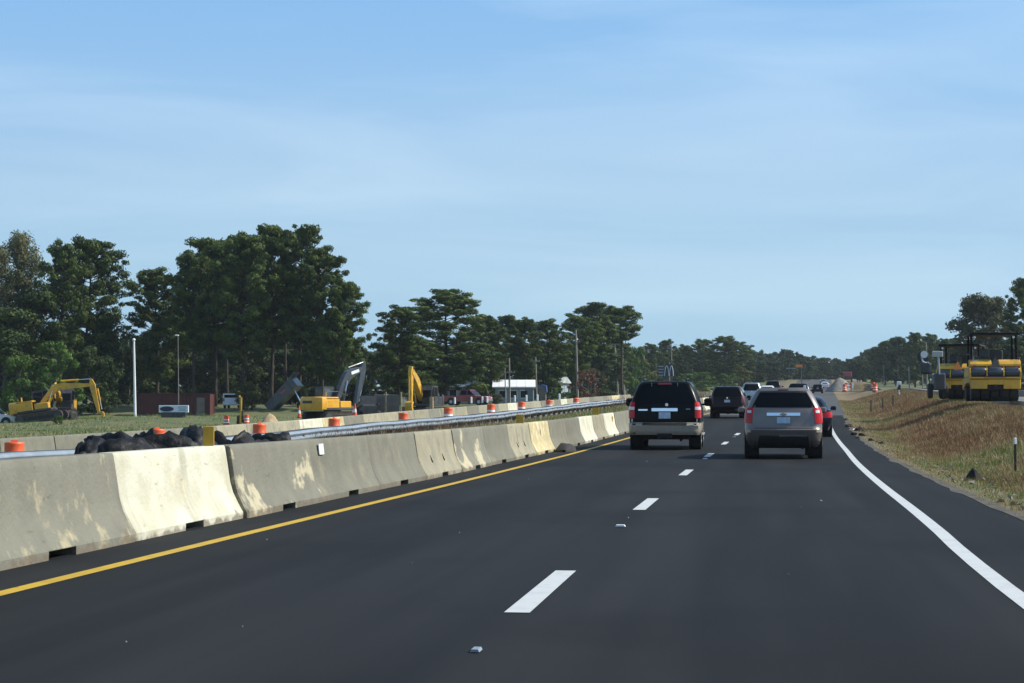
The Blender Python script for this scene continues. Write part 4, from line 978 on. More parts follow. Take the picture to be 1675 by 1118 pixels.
# ---------------------------------------------------------------- rollers on the new road
def roller(label, loc, rz, H=2.9, canopy_h=1.25, kind=0):
    t = thing('road_roller', label, 'road roller', loc, rz)      # rear end faces -Y
    Y = M['yellow_machine']
    n = 5; wd = 2.0/n; ct0 = H
    for row, yy in enumerate((.45, 3.3)):
        for k in range(n):
            x = -1.0+wd*(k+.5); mb = MB(); mb.lathe([(.2, -wd/2+.02), (.44, -wd/2+.02), (.47, -wd/2+.06), (.47, wd/2-.06), (.44, wd/2-.02), (.2, wd/2-.02)], 'X', n=18); o = mb.build('tyre', M['rubber'], t, smooth=35, loc=(x, yy, .47))
    mb = MB(); mb.prism([(-.15, .70), (-.17, .95), (-.12, 1.0), (4.0, 1.0), (4.05, .55), (3.9, .5), (2.6, .72), (1.2, .80), (.05, .74)], -1.05, 1.05, 'X'); mb.build('frame', Y, t)
    # rear face with a cut-out, water tank drums behind bars
    mb = MB(); mb.box((-.68, -.20, .71), (.70, .06, .40), bev=.02); mb.box((.68, -.20, .71), (.70, .06, .40), bev=.02); mb.box((0, -.20, .80), (.68, .06, .22), bev=.01); mb.box((0, -.24, .985), (2.14, .14, .06)); mb.build('rear_panel', Y, t)
    mb = MB(); mb.box((0, -.17, .58), (.64, .03, .24)); mb.build('cut_out', M['dark'], t)
    for x in (-.69, .0, .69):
        mb = MB(); mb.lathe([(.14, -.305), (.21, -.29), (.235, -.25), (.235, .25), (.21, .29), (.14, .305)], 'X', c=(x, -.06, 1.22), n=20); mb.build('water_tank', M['tank_grey'], t, smooth=40)
    mb = MB()
    for x in (-1.03, -.345, .345, 1.03): mb.prism([(-.30, .98), (-.18, .98), (-.02, 1.46), (-.12, 1.47), (-.31, 1.22)], x-.03, x+.03, 'X')
    mb.build('tank_guard', Y, t)
    mb = MB(); mb.box((0, .22, 1.22), (2.0, .04, .46)); mb.build('tank_backplate', M['machine_dark'], t)
    mb = MB(); mb.box((0, -.30, 1.02), (.9, .04, .05)); mb.tube([(.0, -.24, .66), (.0, -.40, .62), (.0, -.40, .70)], .035, 6); mb.build('tow_hook', M['machine_dark'], t)
    mb = MB(); mb.tube([(-.7, 3.2, 1.5), (-.7, 3.2, 2.35)], .05, 8); mb.build('exhaust_pipe', M['machine_dark'], t)
    for xx in (-.8, .8):
        mb = MB(); mb.lathe([(.03, .04), (.055, -.04)], 'Y', c=(xx, .30, ct0-.2), n=10); mb.build('work_light', M['lamp_white'], t)
    for x in (-.56, .60):
        mb = MB(); mb.prism([(-.16, 1.47), (-.14, 1.55), (-.02, 1.65), (.4, 1.76), (.9, 1.76), (.9, 1.47)], x-.46 if x < 0 else x-.42, x+.42 if x < 0 else x+.46, 'X'); mb.build('hood', Y, t, smooth=20)
    mb = MB(); mb.prism([(-.20, 1.44), (.20, 1.44), (0, 1.86)], -.235, -.215, 'Y'); mb.build('warning_triangle', M['orange_sign'] if kind else M['panel_tan'], t)
    mb = MB(); mb.box((0, 2.3, 1.25), (2.0, 2.9, .5), bev=.05); mb.box((0, 3.6, 1.3), (1.7, .9, .55), bev=.08); mb.build('engine_housing', Y, t, smooth=True)
    mb = MB(); mb.box((0, 1.2, 1.62), (1.9, 1.0, .06)); mb.box((-.35, 1.25, 1.86), (.46, .42, .12), bev=.03); mb.box((-.35, 1.05, 2.05), (.42, .08, .36), bev=.03); 
    mb.tube([(-.3, 1.95, 1.65), (-.3, 1.75, 2.05)], .05, 8); mb.lathe([(.2, 0), (.2, .03)], c=(-.3, 1.72, 2.06), n=14); mb.box((.2, 2.0, 1.95), (.6, .3, .5), bev=.04); mb.build('operator_platform', M['machine_dark'], t)
    ct = H
    for x in (-.93, .93):
        for yy in (.62, 2.3):
            mb = MB(); mb.bar((x, yy, 1.5), (x*.98, yy, ct-.08), .085, .085); mb.build('canopy_post', M['canopy_black'], t)
    mb = MB(); mb.prism([(-1.06, ct-.10), (-.96, ct), (.96, ct), (1.06, ct-.10)], .35, 2.6, 'Y'); mb.build('canopy', M['canopy_black'], t)
    for x in (-1.0, 1.0):
        mb = MB(); mb.tube([(x, .3, 1.5), (x, .3, 2.0), (x, 1.9, 2.0), (x, 1.9, 1.5)], .022, 6); mb.build('handrail', M['machine_dark'], t)
        mb = MB(); mb.box((x*.96, -.255, 1.12 if kind else 1.42), (.09, .05, .09)); mb.build('tail_lamp', M['tail_red'] if not kind else M['lamp_white'], t)
    return t
x = at(1627, 83); z0 = 0
roller('yellow road roller with black canopy at the right edge, its back square to the road', (x, 83, zat(656.5, x, 83)), R(-2))
x = at(1567, 97); 
roller('smaller looking yellow road roller standing left of and behind the other one', (x, 97, zat(653, x, 97)), R(-14), H=2.72, kind=1)
x = at(1535, 94); zg = zat(652, x, 94)
t = thing('light_tower', 'grey work light tower with a pale lamp head and board, left of the rollers', 'light tower', (x, 94, zg))
mb = MB(); mb.box((.05, .6, .8), (.55, 1.3, .8), bev=.05); mb.build('generator_box', M['boom_grey'], t, smooth=True)
for sx in (-1, 1):
    mb = MB(); mb.lathe([(.15, -.11), (.34, -.11), (.36, -.06), (.36, .06), (.34, .11), (.15, .11)], 'X', n=16); mb.build('wheel', M['rubber'], t, smooth=35, loc=(sx*.36, .5, .36))
mb = MB(); mb.tube([(.05, 0, .7), (-.02, 0, 2.05)], .05, 8); mb.tube([(-.35, 0, 1.6), (-.75, 0, 1.75), (-.8, 0, 2.0)], .06, 6); mb.build('mast', M['steel'], t)
mb = MB(); mb.box((-.05, -.03, 2.12), (.5, .06, .28), bev=.02); mb.build('board', M['roof_grey'], t)
mb = MB(); mb.lathe([(.10, .06), (.17, -.06)], 'Y', c=(-.68, 0, 2.10), n=14); mb.build('lamp', M['white_metal'], t)
mb = MB(); mb.lathe([(.22, .15), (.30, -.03), (.26, -.05)], 'Y', c=(-.72, .1, 2.0), n=14); mb.box((-.62, .1, 1.45), (.5, .4, .6), bev=.1); mb.build('lamp_hood', M['machine_dark'], t)

# ---------------------------------------------------------------- buildings, sign, container
def low_building(label, px, py, dep, Lx, Wy, Hw, Hr, wallm, roofm, rz, over=.4, wins=3, ridge=True, blue=False):
    b = thing('low_building', label, 'building', base_at(px, py, dep), rz)
    mb = MB(); mb.box((0, 0, Hw/2), (Lx, Wy, Hw)); wl_ = mb.build('wall', M[wallm], b)
    mb = MB(); mb.prism([(-Wy/2-over, Hw+.01), (0, Hw+Hr), (Wy/2+over, Hw+.01), (Wy/2+over, Hw-.14), (-Wy/2-over, Hw-.14)], -Lx/2-over, Lx/2+over, 'X')
    for k in range(int(Lx/1.2)): 
        x = -Lx/2+.6+k*1.2
        mb.bar((x, -Wy/2-over, Hw+.03), (x, 0, Hw+Hr+.02), .06, .05)
    mb.build('roof', M[roofm], b)
    for k in range(wins):
        x = -Lx/2+Lx*(k+.7)/(wins+.6)
        mb = MB(); mb.box((x, -Wy/2-.02, Hw*.56), (1.1, .08, 1.1)); f = mb.build('window_frame', M['white_metal'], b)
        mb = MB(); mb.box((x, -Wy/2-.065, Hw*.56), (.94, .02, .94)); mb.build('pane', M['glass'], f)
    mb = MB(); mb.box((Lx*.38, -Wy/2-.03, 1.05), (1.0, .08, 2.1)); d = mb.build('door', M['cab_glass'], b)
    return b
low_building('long blue-grey building with white metal roof beyond the red pickup', 842, 661, 262, 5.2, 6.0, 2.3, 1.0, 'cladding', 'roof_white', R(6))
low_building('pale shed with grey-white roof among shrubs, left of the tall leaning pole', 906, 652, 300, 3.4, 5.0, 2.5, .9, 'cladding', 'roof_grey', R(-8), wins=1)
low_building('low white building partly hidden behind the red pickup', 752, 661, 262, 4.2, 5.0, 2.4, .9, 'cladding', 'roof_white', R(10), wins=2)
o = thing('tarp_covered_stack', 'blue tarp covered stack beside the blue-grey building', 'tarp stack', base_at(886, 655, 268))
mb = MB(); mb.box((0, 0, .9), (1.2, 1.0, 1.8)); mb.build('stack', M['panel_tan'], o)
mb = MB(); mb.prism([(-.75, 1.1), (-.65, 2.05), (.2, 2.2), (.7, 2.0), (.78, 1.15), (.66, 1.1), (.6, 1.85), (-.58, 1.9), (-.65, 1.1)], -.6, .6, 'Y'); mb.build('tarp', M['sky_blue_tarp'], o)
# rust-red container
c = thing('container', 'long rust-red steel container standing under the pines behind the white sign', 'container', base_at(287, 684, 212), R(4))
Lc, Hc = 8.4, 2.6
mb = MB(); mb.box((0, 0, Hc/2+.1), (Lc, 2.4, Hc)); mb.build('shell', M['rust_red'], c)
mb = MB()
for k in range(int(Lc/.4)): mb.box((-Lc/2+.3+k*.4, -1.22, Hc/2+.1), (.2, .06, Hc-.3))
mb.build('ribs', M['rust_red'], c)
mb = MB()
for x in (-Lc/2, Lc/2):
    for y in (-1.2, 1.2): mb.box((x, y, Hc/2+.1), (.16, .16, Hc+.06))
for z in (.1, Hc+.1):
    mb.box((0, -1.21, z), (Lc, .14, .16))
mb.build('edge_frame', M['rust_red'], c)
mb = MB(); mb.box((Lc/2-1.0, -1.25, 1.3), (.9, .05, 2.0)); mb.build('end_door', M['panel_tan'], c)
# white sign with the navy oval
s = thing('roadside_sign', 'low white sign board with a dark navy oval on the grassy knoll', 'sign', base_at(285, 687, 168), R(2))
mb = MB(); mb.box((0, 0, .97), (2.72, .18, .66), bev=.02); mb.build('board', M['sign_white'], s)
mb = MB(); mb.box((0, .02, .34), (2.2, .3, .68)); mb.build('plinth', M['machine_dark'], s)
mb = MB(); mb.prism([(-.62+.62*math.cos(2*math.pi*k/28), .97+.22*math.sin(2*math.pi*k/28)) for k in range(28)], -.11, -.088, 'Y'); mb.build('oval', M['sign_navy'], s)
mb = MB(); mb.prism([(-.62+.67*math.cos(2*math.pi*k/28), .97+.26*math.sin(2*math.pi*k/28)) for k in range(28)], -.10, -.087, 'Y'); mb.build('oval_border', M['roof_grey'], s)
mb = MB()
for z, x0, x1 in ((1.17, .45, 1.15), (1.05, .38, 1.22), (.93, .5, 1.10), (.81, .42, 1.2)): mb.box(((x0+x1)/2, -.095, z), (x1-x0, .012, .055))
mb.build('text_lines', M['sign_teal'], s)

# ---------------------------------------------------------------- poles
def pole(label, pxt, pyt, pxb, pyb, dep, r, m, name='utility_pole', cat='utility pole', group=None, arm=None, ball=False, lamp=False):
    b = base_at(pxb, pyb, dep); gz = ground_z(b.x, dep); xt = at(pxt, dep); zt = zat(pyt, xt, dep)
    b.z = min(b.z, gz)
    t = thing(name, label, cat, b, 0, group)
    mb = MB(); mb.tube([(0, 0, -.2), ((xt-b.x)*.5, 0, (zt-b.z)*.5), (xt-b.x, 0, zt-b.z)], [r, r*.85, r*.68], 10); mb.build('shaft', M[m], t, smooth=40)
    tx, tz = xt-b.x, zt-b.z
    if ball: mb = MB(); mb.lathe([(.02, -.16), (.12, -.10), (.16, 0), (.12, .10), (.02, .15)], c=(tx, 0, tz+.1), n=12); mb.build('finial', M['roof_white'], t, smooth=True)
    if lamp: mb = MB(); mb.box((tx-.08, -.1, tz), (.42, .24, .14), bev=.04); mb.build('lamp_head', M['roof_white'], t)
    if arm:
        for q, wdt in arm:
            f = 1-q; mb = MB(); mb.box((tx*f, 0, tz*f), (wdt, .12, .12))
            for sx in (-.46, -.15, .15, .46): mb.lathe([(.05, .06), (.06, .12), (.03, .2)], c=(tx*f+sx*wdt, 0, tz*f), n=8)
            mb.build('crossarm', M['pole_wood'], t)
    t['tip'] = [b.x+tx, dep, b.z+tz]
    return t
pole('white flagpole without a flag left of the low white sign', 219, 558, 222, 681, 176, .13, 'white_metal', 'flagpole', 'flagpole', ball=True)
pole('slim light pole with a small pale lamp head in front of the pines', 291, 549, 293, 660, 205, .06, 'bark_grey', 'lamp_pole', 'light pole', lamp=True)
P1 = pole('tall wooden utility pole rising beside the red shrub', 942, 540, 945, 652, 300, .19, 'pole_wood', arm=[(.17, 1.1)])
P2 = pole('leaning wooden utility pole left of the pair of slim poles', 1005, 553, 1011, 654, 340, .19, 'pole_wood', arm=[(.10, 1.6)])
P3 = pole('left one of two slim wooden poles close together', 1018, 541, 1021, 652, 360, .16, 'pole_wood')
P4 = pole('right one of two slim wooden poles close together', 1023, 548, 1026, 652, 390, .16, 'pole_wood')
P5 = pole('utility pole just left of the blue arched sign', 1053, 566, 1054, 645, 430, .17, 'pole_wood', arm=[(.1, 2.0)])
P6 = pole('utility pole standing in front of the blue arched sign', 1098, 562, 1099, 645, 470, .17, 'pole_wood', arm=[(.1, 2.0)])
P7 = pole('slim grey pole left of the blue-grey building, by the red pickup', 833, 586, 834, 658, 245, .12, 'pole_wood', arm=[(.32, 1.4)])
pole('short slim pole left of the blue-grey building', 826, 602, 827, 655, 258, .09, 'pole_wood')
P8 = pole('grey pole in front of the right end of the blue-grey building', 876, 584, 878, 655, 256, .12, 'pole_wood', arm=[(.1, 1.0)])
for i, (px, pt, pb, dp) in enumerate([(1132, 603, 640, 470), (1445, 598, 634, 480), (1442, 590, 634, 520), (1486, 600, 632, 430), (1508, 598, 632, 400), (1515, 560, 640, 330), (1417, 605, 632, 560)]):
    pole(['short pale pole right of the blue arched sign', 'first of two pale poles below the right-hand woods', 'taller of two pale poles below the right-hand woods', 'pale pole in the right-hand woods, second left of the light tower', 'pale pole in the right-hand woods, next left of the light tower', 'tall thin pole just behind the light tower', 'short pale post left of the pair below the right-hand woods'][i],
         px, pt, px+1, pb, dp, .14, 'pole_wood')
def wire(label, a, b, sag, dz=0, r=.022):
    A, B = Vector(a), Vector(b); A.z += dz; B.z += dz; pts = []
    for k in range(15):
        q = k/14; p = A.lerp(B, q); p.z -= 4*sag*q*(1-q); pts.append(p)
    mb = MB(); mb.tube(pts, r, 5); o = mb.build('overhead_wire', M['wire']); tag(o, label, 'wire', 'overhead wires')
far_l = (at(560, 250), 250, zat(585, at(560, 250), 250))
wire('overhead wire from the pole by the red shrub towards the left', P1['tip'], far_l, 1.6, -1.4)
wire('overhead wire between the pole by the red shrub and the leaning pole', P1['tip'], P2['tip'], .5, -1.2)
wire('overhead wire from the leaning pole to the pole by the arched sign', P2['tip'], P5['tip'], 1.2, -.8)
wire('overhead wire between the two poles at the arched sign', P5['tip'], P6['tip'], .8, -.4)
rx = (at(1445, 480), 480, zat(592, at(1445, 480), 480))
wire('upper overhead wire crossing high above the road in the distance', P6['tip'], rx, 2.5, 0, .03)
wire('lower overhead wire crossing the road in the distance', P6['tip'], rx, 3.0, -2.6, .03)

# blue arched sign on a pole
dep = 330; x = at(1092, dep); zb = ground_z(x, dep)
s = thing('arched_sign', 'navy sign with two white arches and a striped panel beyond the black SUV', 'sign', (x, dep, zb))
zc = zat(606, x, dep)-zb; k = dep/FPX
mb = MB(); mb.tube([(.3, .12, 0), (.3, .12, zc+1.3)], .10, 8); mb.build('pole', M['pole_wood'], s)
mb = MB(); pts = [(-.55, -1.05)] + [(-.50+.0*q, -.2+.1*q) for q in range(1)]
arch = [(-.62, -1.05), (-.55, -.3), (-.35, .6), (-.05, 1.02), (.25, 1.1), (.55, .98), (.85, .55), (1.05, -.25), (1.12, -1.05)]
mb.prism([(px_, zc+pz) for px_, pz in arch], -.10, .06, 'Y'); mb.build('panel', M['sign_navy'], s)
mb = MB()
for x0, x1, x2 in ((-.52, -.14, .22), (.32, .68, .98)):
    pp = [Vector((x0+(x2-x0)*q/10, -.125, zc-1.0+1.75*math.sin(math.pi*q/10)**.55)) for q in range(11)]
    mb.tube(pp, .055, 6)
mb.build('arches', M['sign_white'], s)
mb = MB(); mb.box((-1.15, -.02, zc-.1), (.95, .12, 1.95)); mb.build('side_panel', M['sign_navy'], s)
mb = MB()
for q in range(4): mb.box((-1.15, -.09, zc-.85+.5*q), (.85, .03, .20))
mb.build('stripe', M['cladding'], s)

# ---------------------------------------------------------------- work site odds and ends on the left
def small_drum(px, py, dep, label, sc=1.0):
    x = at(px, dep); o = dup(d0); o.location = (x, dep, zat(py, x, dep) if py else ground_z(x, dep)+.02); o.rotation_euler = (0, 0, px); o.scale = (sc,)*3; o['label'] = label; o['group'] = 'orange drums on the work site'; return o
small_drum(371, 0, 160, 'striped orange and white drum on the grass left of the yellow mast', .85)
small_drum(404, 0, 160, 'striped orange and white drum just right of the yellow mast', .85)
def cone(px, py, dep, label, h=.9):
    x = at(px, dep); t = thing('traffic_cone', label, 'traffic cone', (x, dep, zat(py, x, dep)), 0, 'orange traffic cones')
    mb = MB(); mb.lathe([(.17*h, 0.03), (.12*h, h*.35)], n=14); mb.lathe([(.085*h, h*.6), (.035*h, h)], n=14); mb.build('cone_body', M['orange'], t, smooth=40)
    mb = MB(); mb.lathe([(.12*h, h*.35), (.085*h, h*.6)], n=14); mb.build('band', M['white_band'], t, smooth=40)
    mb = MB(); mb.box((0, 0, .02), (.42*h, .42*h, .04)); mb.build('foot', M['rubber'], t)
cone(581, 683, 133, 'orange cone right of the amber excavator', 1.0)
cone(490, 684, 150, 'orange cone left of the amber excavator, by the dump truck wheels', 1.0)
cone(578, 681, 145, 'second orange cone right of the amber excavator, half behind the first', .8)
x = at(394, 160); zg = ground_z(x, 160)
t = thing('drill_mast', 'small machine with an upright yellow mast between the two striped drums', 'machine', (x, 160, zg), scale=1.25)
mb = MB(); mb.box((.02, 0, 1.0), (.13, .13, 1.9)); mb.tube([(-.05, 0, 1.9), (-.09, 0, 2.05)], .06, 8); mb.build('mast', M['yellow_machine'], t)
mb = MB(); mb.box((-.06, .25, .45), (.4, .55, .5), bev=.06); mb.tube([(-.05, .2, .7), (.25, .35, 1.05)], .04, 6); mb.build('engine', M['rust_red'], t)
for sx in (-.24, .24):
    mb = MB(); mb.lathe([(.10, -.06), (.22, -.06), (.22, .06), (.10, .06)], 'X', n=14); mb.build('wheel', M['rubber'], t, loc=(sx, .3, .22))
mb = MB(); mb.box((.16, .05, .8), (.07, .2, .5)); mb.build('hydraulic_box', M['machine_dark'], t)
# pile of sand
def heap(name, label, px, py, dep, rx, ry, h, m, seed, cat):
    rr = random.Random(seed); N = 22; mb = MB()
    for j in range(9):
        q = j/8; r = 1-q
        for k in range(N):
            a = 2*math.pi*k/N; n = 1+.22*mnoise.noise(Vector((math.cos(a)*1.5, math.sin(a)*1.5, q*2+seed)))
            mb.v.append((math.cos(a)*rx*r*n, math.sin(a)*ry*r*n, h*(math.sin(q*math.pi/2)**1.15)*(1+.10*mnoise.noise(Vector((math.cos(a)*3*r, math.sin(a)*3*r, seed+4))))-.1))
    for j in range(8):
        for k in range(N): mb.f.append((j*N+k, j*N+(k+1) % N, (j+1)*N+(k+1) % N, (j+1)*N+k))
    mb.m = [0]*len(mb.f); x = at(px, dep)
    o = mb.build(name, M[m], smooth=70, loc=(x, dep, zat(py, x, dep))); return tag(o, label, cat)
heap('sand_pile', 'small tan pile of sand left of the tipped dump truck', 442, 689, 130, .62, .8, .62, 'sand', 3, 'sand pile')
heap('spoil_mound', 'grey mound of rubble beside the far road', 1374, 640, 300, 2.3, 3.4, 2.1, 'gravel', 7, 'rubble mound')
heap('spoil_mound', 'flatter earth mound right of the barricades in the distance', 1410, 640, 300, 3.4, 4.0, 1.5, 'bank', 11, 'earth mound')
# compact loader
x = at(602, 146); p = Vector((x, 146, ground_z(x, 146)))
t = thing('compact_loader', 'black compact loader with fat tyres left of the tan panels', 'loader', p, R(20))
for sx in (-.75, .75):
    for sy in (-.55, .6):
        mb = MB(); mb.lathe([(.25, -.15), (.40, -.15), (.43, -.08), (.43, .08), (.40, .15), (.25, .15)], 'X', n=16); o = mb.build('tyre', M['rubber'], t, smooth=35, loc=(sx, sy, .43))
mb = MB(); mb.prism([(-1.2, .4), (-1.25, 1.2), (-.7, 1.35), (-.6, 2.0), (.4, 2.0), (.75, .95), (.8, .4)], -.56, .56, 'X'); mb.build('body', M['machine_dark'], t)
for sx in (-.66, .66):
    mb = MB(); mb.bar((sx, -1.1, 1.35), (sx, .9, 1.2), .14, .22); mb.bar((sx, .9, 1.2), (sx, 1.35, .5), .14, .2); mb.build('lift_arm', M['machine_dark'], t)
mb = MB(); mb.prism([(1.3, .15), (1.35, .75), (1.9, .2), (1.9, .12)], -.85, .85, 'X'); mb.build('bucket', M['track'], t)
# two tan panels with posts (trench shield)
x = at(633, 147); p = Vector((x, 147, ground_z(x, 147)))
t = thing('trench_shield', 'pair of tan grey upright panels with yellowish posts left of the raised yellow boom', 'trench shield', p)
for x0, x1 in ((-1.0, -.16), (.0, 1.0)):
    mb = MB(); mb.box(((x0+x1)/2, 0, 1.02), (x1-x0, .12, 1.75), bev=.02)
    for z in (.5, 1.0, 1.5): mb.box(((x0+x1)/2, -.07, z), (x1-x0-.06, .03, .05))
    mb.build('panel', M['panel_tan'], t)
for xx in (-.08, 1.12):
    mb = MB(); mb.box((xx, -.02, 1.05), (.10, .12, 2.1)); mb.build('post', M['sand'], t)
mb = MB(); mb.box((.5, -.1, .30), (1.1, .06, .12)); mb.build('bottom_rail', M['sand'], t)
x = at(706, 152)
mb = MB(); mb.box((0, 0, .55), (.28, .28, 1.1), bev=.02); mb.box((0, -.15, .7), (.2, .02, .5)); o = mb.build('wooden_stand', M['sand'], loc=(x, 152, zat(668, x, 152)-.2)); tag(o, 'short tan upright board just right of the dark excavator cab', 'board')
# white marker posts behind the far barriers
for i, px in enumerate((744, 771, 789, 797, 842, 861, 879, 915)):
    x = at(px, 205); mb = MB(); mb.tube([(0, 0, 0), (0, 0, .62)], [.11, .10], 8); mb.lathe([(.12, .62), (.05, .68)], n=8)
    o = mb.build('marker_post', M['white_metal'], loc=(x, 205, zat(661-(px-744)*.036, x, 205)))
    tag(o, 'short white marker post ' + ['left of the red pickup, leftmost of the row', 'under the middle of the red pickup', 'under the hood of the red pickup', 'just right of the red pickup', 'before the left half of the blue-grey building', 'before the middle of the blue-grey building', 'before the blue tarp', 'rightmost of the row, before the pale shed'][i], 'marker post', 'white marker posts beyond the far barriers')
x = at(931, 292)
t = thing('warning_board', 'faded pink triangular board on a post left of the tall pole', 'sign', (x, 292, zat(650, x, 292)))
mb = MB(); mb.tube([(.1, 0, 0), (.1, 0, 1.6)], .06, 6); mb.build('post', M['white_metal'], t)
mb = MB(); mb.prism([(-.35, 2.2), (.45, 1.35), (-.4, 1.3)], -.04, .04, 'Y'); mb.build('board', M['pink'], t)

# ---------------------------------------------------------------- right bank: stake, stump, clods; distant road works
def up(x, y, off=0): return (x, y, ground_z(x, y)+off)
r = 39.0; x = at(1659, r)
t = thing('stake', 'dark upright stake with a white top on the right bank', 'stake', up(x, r, -.05), R(20))
h = zat(715, x, r)-ground_z(x, r)
mb = MB(); mb.box((0, 0, h/2-.03), (.035, .03, h-.08)); mb.build('shaft', M['char'], t)
mb = MB(); mb.box((0, 0, h-.03), (.05, .045, .13), bev=.008); mb.build('cap', M['white_metal'], t)
x = at(1590, 36.5)
mb = MB(); rr = random.Random(8); prof = [(.20, -.05), (.15, .04), (.09, .12), (.075, .17), (.02, .21)]
for rad, z in prof:
    for k in range(9): a = 2*math.pi*k/9; q = rad*(1+rr.uniform(-.3, .3)); mb.v.append((math.cos(a)*q, math.sin(a)*q, z+rr.uniform(-.02, .02)))
for j in range(4):
    for k in range(9): mb.f.append((j*9+k, j*9+(k+1) % 9, (j+1)*9+(k+1) % 9, (j+1)*9+k))
mb.f.append(tuple(range(36, 45))); mb.m = [0]*len(mb.f)
o = mb.build('stump', M['char'], smooth=25, loc=up(x, 36.5)); tag(o, 'small black charred stump in the grass near the road edge on the right', 'stump')
def clod(x, y, s, m, label, grp, seed):
    rr = random.Random(seed); bm = bmesh.new(); bmesh.ops.create_icosphere(bm, subdivisions=2, radius=1)
    for v in bm.verts: v.co *= 1+.5*mnoise.noise(v.co*1.4+Vector((seed, 0, 0)))
    for v in bm.verts: v.co = Vector((v.co.x*s*1.3, v.co.y*s, v.co.z*s*.7))
    me = bpy.data.meshes.new('clod'); bm.to_mesh(me); bm.free(); me.materials.append(M[m])
    o = bpy.data.objects.new('dirt_clod', me); COL.objects.link(o); o.location = up(x, y, s*.3); o.rotation_euler = (0, 0, seed); tag(o, label, 'clod', grp)
for i, (px, py, s, m) in enumerate([(1389, 699, .34, 'debris'), (1405, 706, .42, 'char'), (1411, 714, .36, 'debris'), (1396, 712, .26, 'char'), (1396, 704, .14, 'white_metal'), (1402, 718, .18, 'debris'), (1424, 722, .22, 'debris'), (1441, 727, .20, 'char'), (1384, 688, .26, 'debris'), (1490, 733, .13, 'debris')]):
    y = 30.0
    for y in np.arange(30, 110, .5):
        xx = at(px, y); 
        if zat(py, xx, y) <= ground_z(xx, y): break
    clod(xx, y, s*.42, m, ['brown clod at the bend of the right road edge', 'largest black clod on the verge at the road bend', 'brown clod right below the largest black clod', 'small black clod beside the asphalt at the bend', 'tiny white lump among the dark clods at the bend', 'small brown clod nearest the asphalt below the black ones', 'brown clod lying by itself right of the clod cluster', 'dark flat clod furthest right of the clod cluster', 'uppermost brown clod of the cluster at the bend', 'single small brown clod out in the verge grass'][i], 'clods along the right verge', i)
# loose stones and scraps scattered over the lower bank
rr = random.Random(77); V = []
for _ in range(420):
    y = 21*(4.2**rr.random()); u = 3.25+abs(rr.gauss(0, 1.0)); xx = u+dev(y); z = ground_z(xx, y); s = rr.uniform(.012, .045)
    c = Vector((xx, y, z+s*.4)); q = [c+Vector((rr.uniform(-1, 1), rr.uniform(-1, 1), rr.uniform(-.4, .9)))*s*1.6 for _ in range(4)]
    for a, b, d in ((0, 1, 2), (0, 2, 3), (0, 3, 1), (1, 3, 2)): V += [q[a], q[b], q[d]]
o = soup('loose_stones', [tuple(v) for v in V], 3, M['gravel']); o['kind'] = 'stuff'
V = []
for _ in range(13):
    y = 9*(5**rr.random()); xx = rr.uniform(-4.9, 2.6)+dev(y); s = rr.uniform(.004, .009); c = Vector((xx, y, zr(y)+.006+s*.5)); q = [c+Vector((rr.uniform(-1, 1), rr.uniform(-1, 1), rr.uniform(-.4, .9)))*s*1.6 for _ in range(4)]
    for a, b, d in ((0, 1, 2), (0, 2, 3), (0, 3, 1), (1, 3, 2)): V += [q[a], q[b], q[d]]
o = soup('road_grit', [tuple(v) for v in V], 3, M['white_band']); o['kind'] = 'stuff'
# distant road works
def barricade(px, py, dep, label, wpx=22):
    x = at(px, dep); t = thing('barricade', label, 'barricade', (x, dep, zat(py, x, dep))); wd = wpx/ppm(x, dep)
    for z in (.55, .95):
        for k in range(5):
            mb = MB(); mb.box((-wd/2+wd*(k+.5)/5, 0, z), (wd/5*.98, .05, .26)); mb.build('board_stripe', M['orange'] if k % 2 else M['white_metal'], t)
    for sx in (-wd*.4, wd*.4):
        mb = MB(); mb.bar((sx, -.35, 0), (sx, 0, 1.15), .08, .06); mb.bar((sx, .35, 0), (sx, 0, 1.15), .08, .06); mb.build('leg', M['white_metal'], t)
barricade(1387, 640, 262, 'orange and white striped barricade at the foot of the grey rubble mound', 18)
barricade(1404, 634, 300, 'second orange and white barricade beside the distant new road', 10)
for i, (px, py, dep) in enumerate([(1428, 638, 250), (1431, 642, 225), (1381, 641, 258)]):
    small_drum(px, py, dep, ['distant orange drum right of the earth mound', 'distant orange drum in front of the earth mound', 'distant orange drum left of the striped barricade'][i], 1.0)
x = at(1386, 420); t = thing('red_truck', 'red truck back high on the distant road', 'truck', (x, 420, zat(626, x, 420)))
mb = MB(); mb.box((0, 0, 1.7), (1.6, 4, 1.1), bev=.1); mb.build('box', M['red_car'], t)
mb = MB(); mb.box((0, 0, .85), (1.8, 4.4, .5)); mb.build('chassis', M['machine_dark'], t)
for sx in (-.8, .8):
    mb = MB(); mb.lathe([(.2, -.14), (.5, -.14), (.5, .14), (.2, .14)], 'X', n=14); mb.build('wheel', M['rubber'], t, loc=(sx, -1.5, .5))
x = at(1307, 300); t = thing('arrow_board', 'small orange board sign on a post above the distant cars', 'sign', (x, 300, ground_z(x, 300)))
zt = zat(599, x, 300)-t.location.z
mb = MB(); mb.box((0, 0, zt), (1.05, .08, .42)); mb.build('board', M['orange_sign'], t)
mb = MB(); mb.box((.35, .08, zt/2), (.14, .12, zt)); mb.build('post', M['pole_wood'], t)
mb = MB(); mb.box((-1.3, .05, zt-.35), (1.5, .06, .12)); mb.build('arm', M['steel'], t)
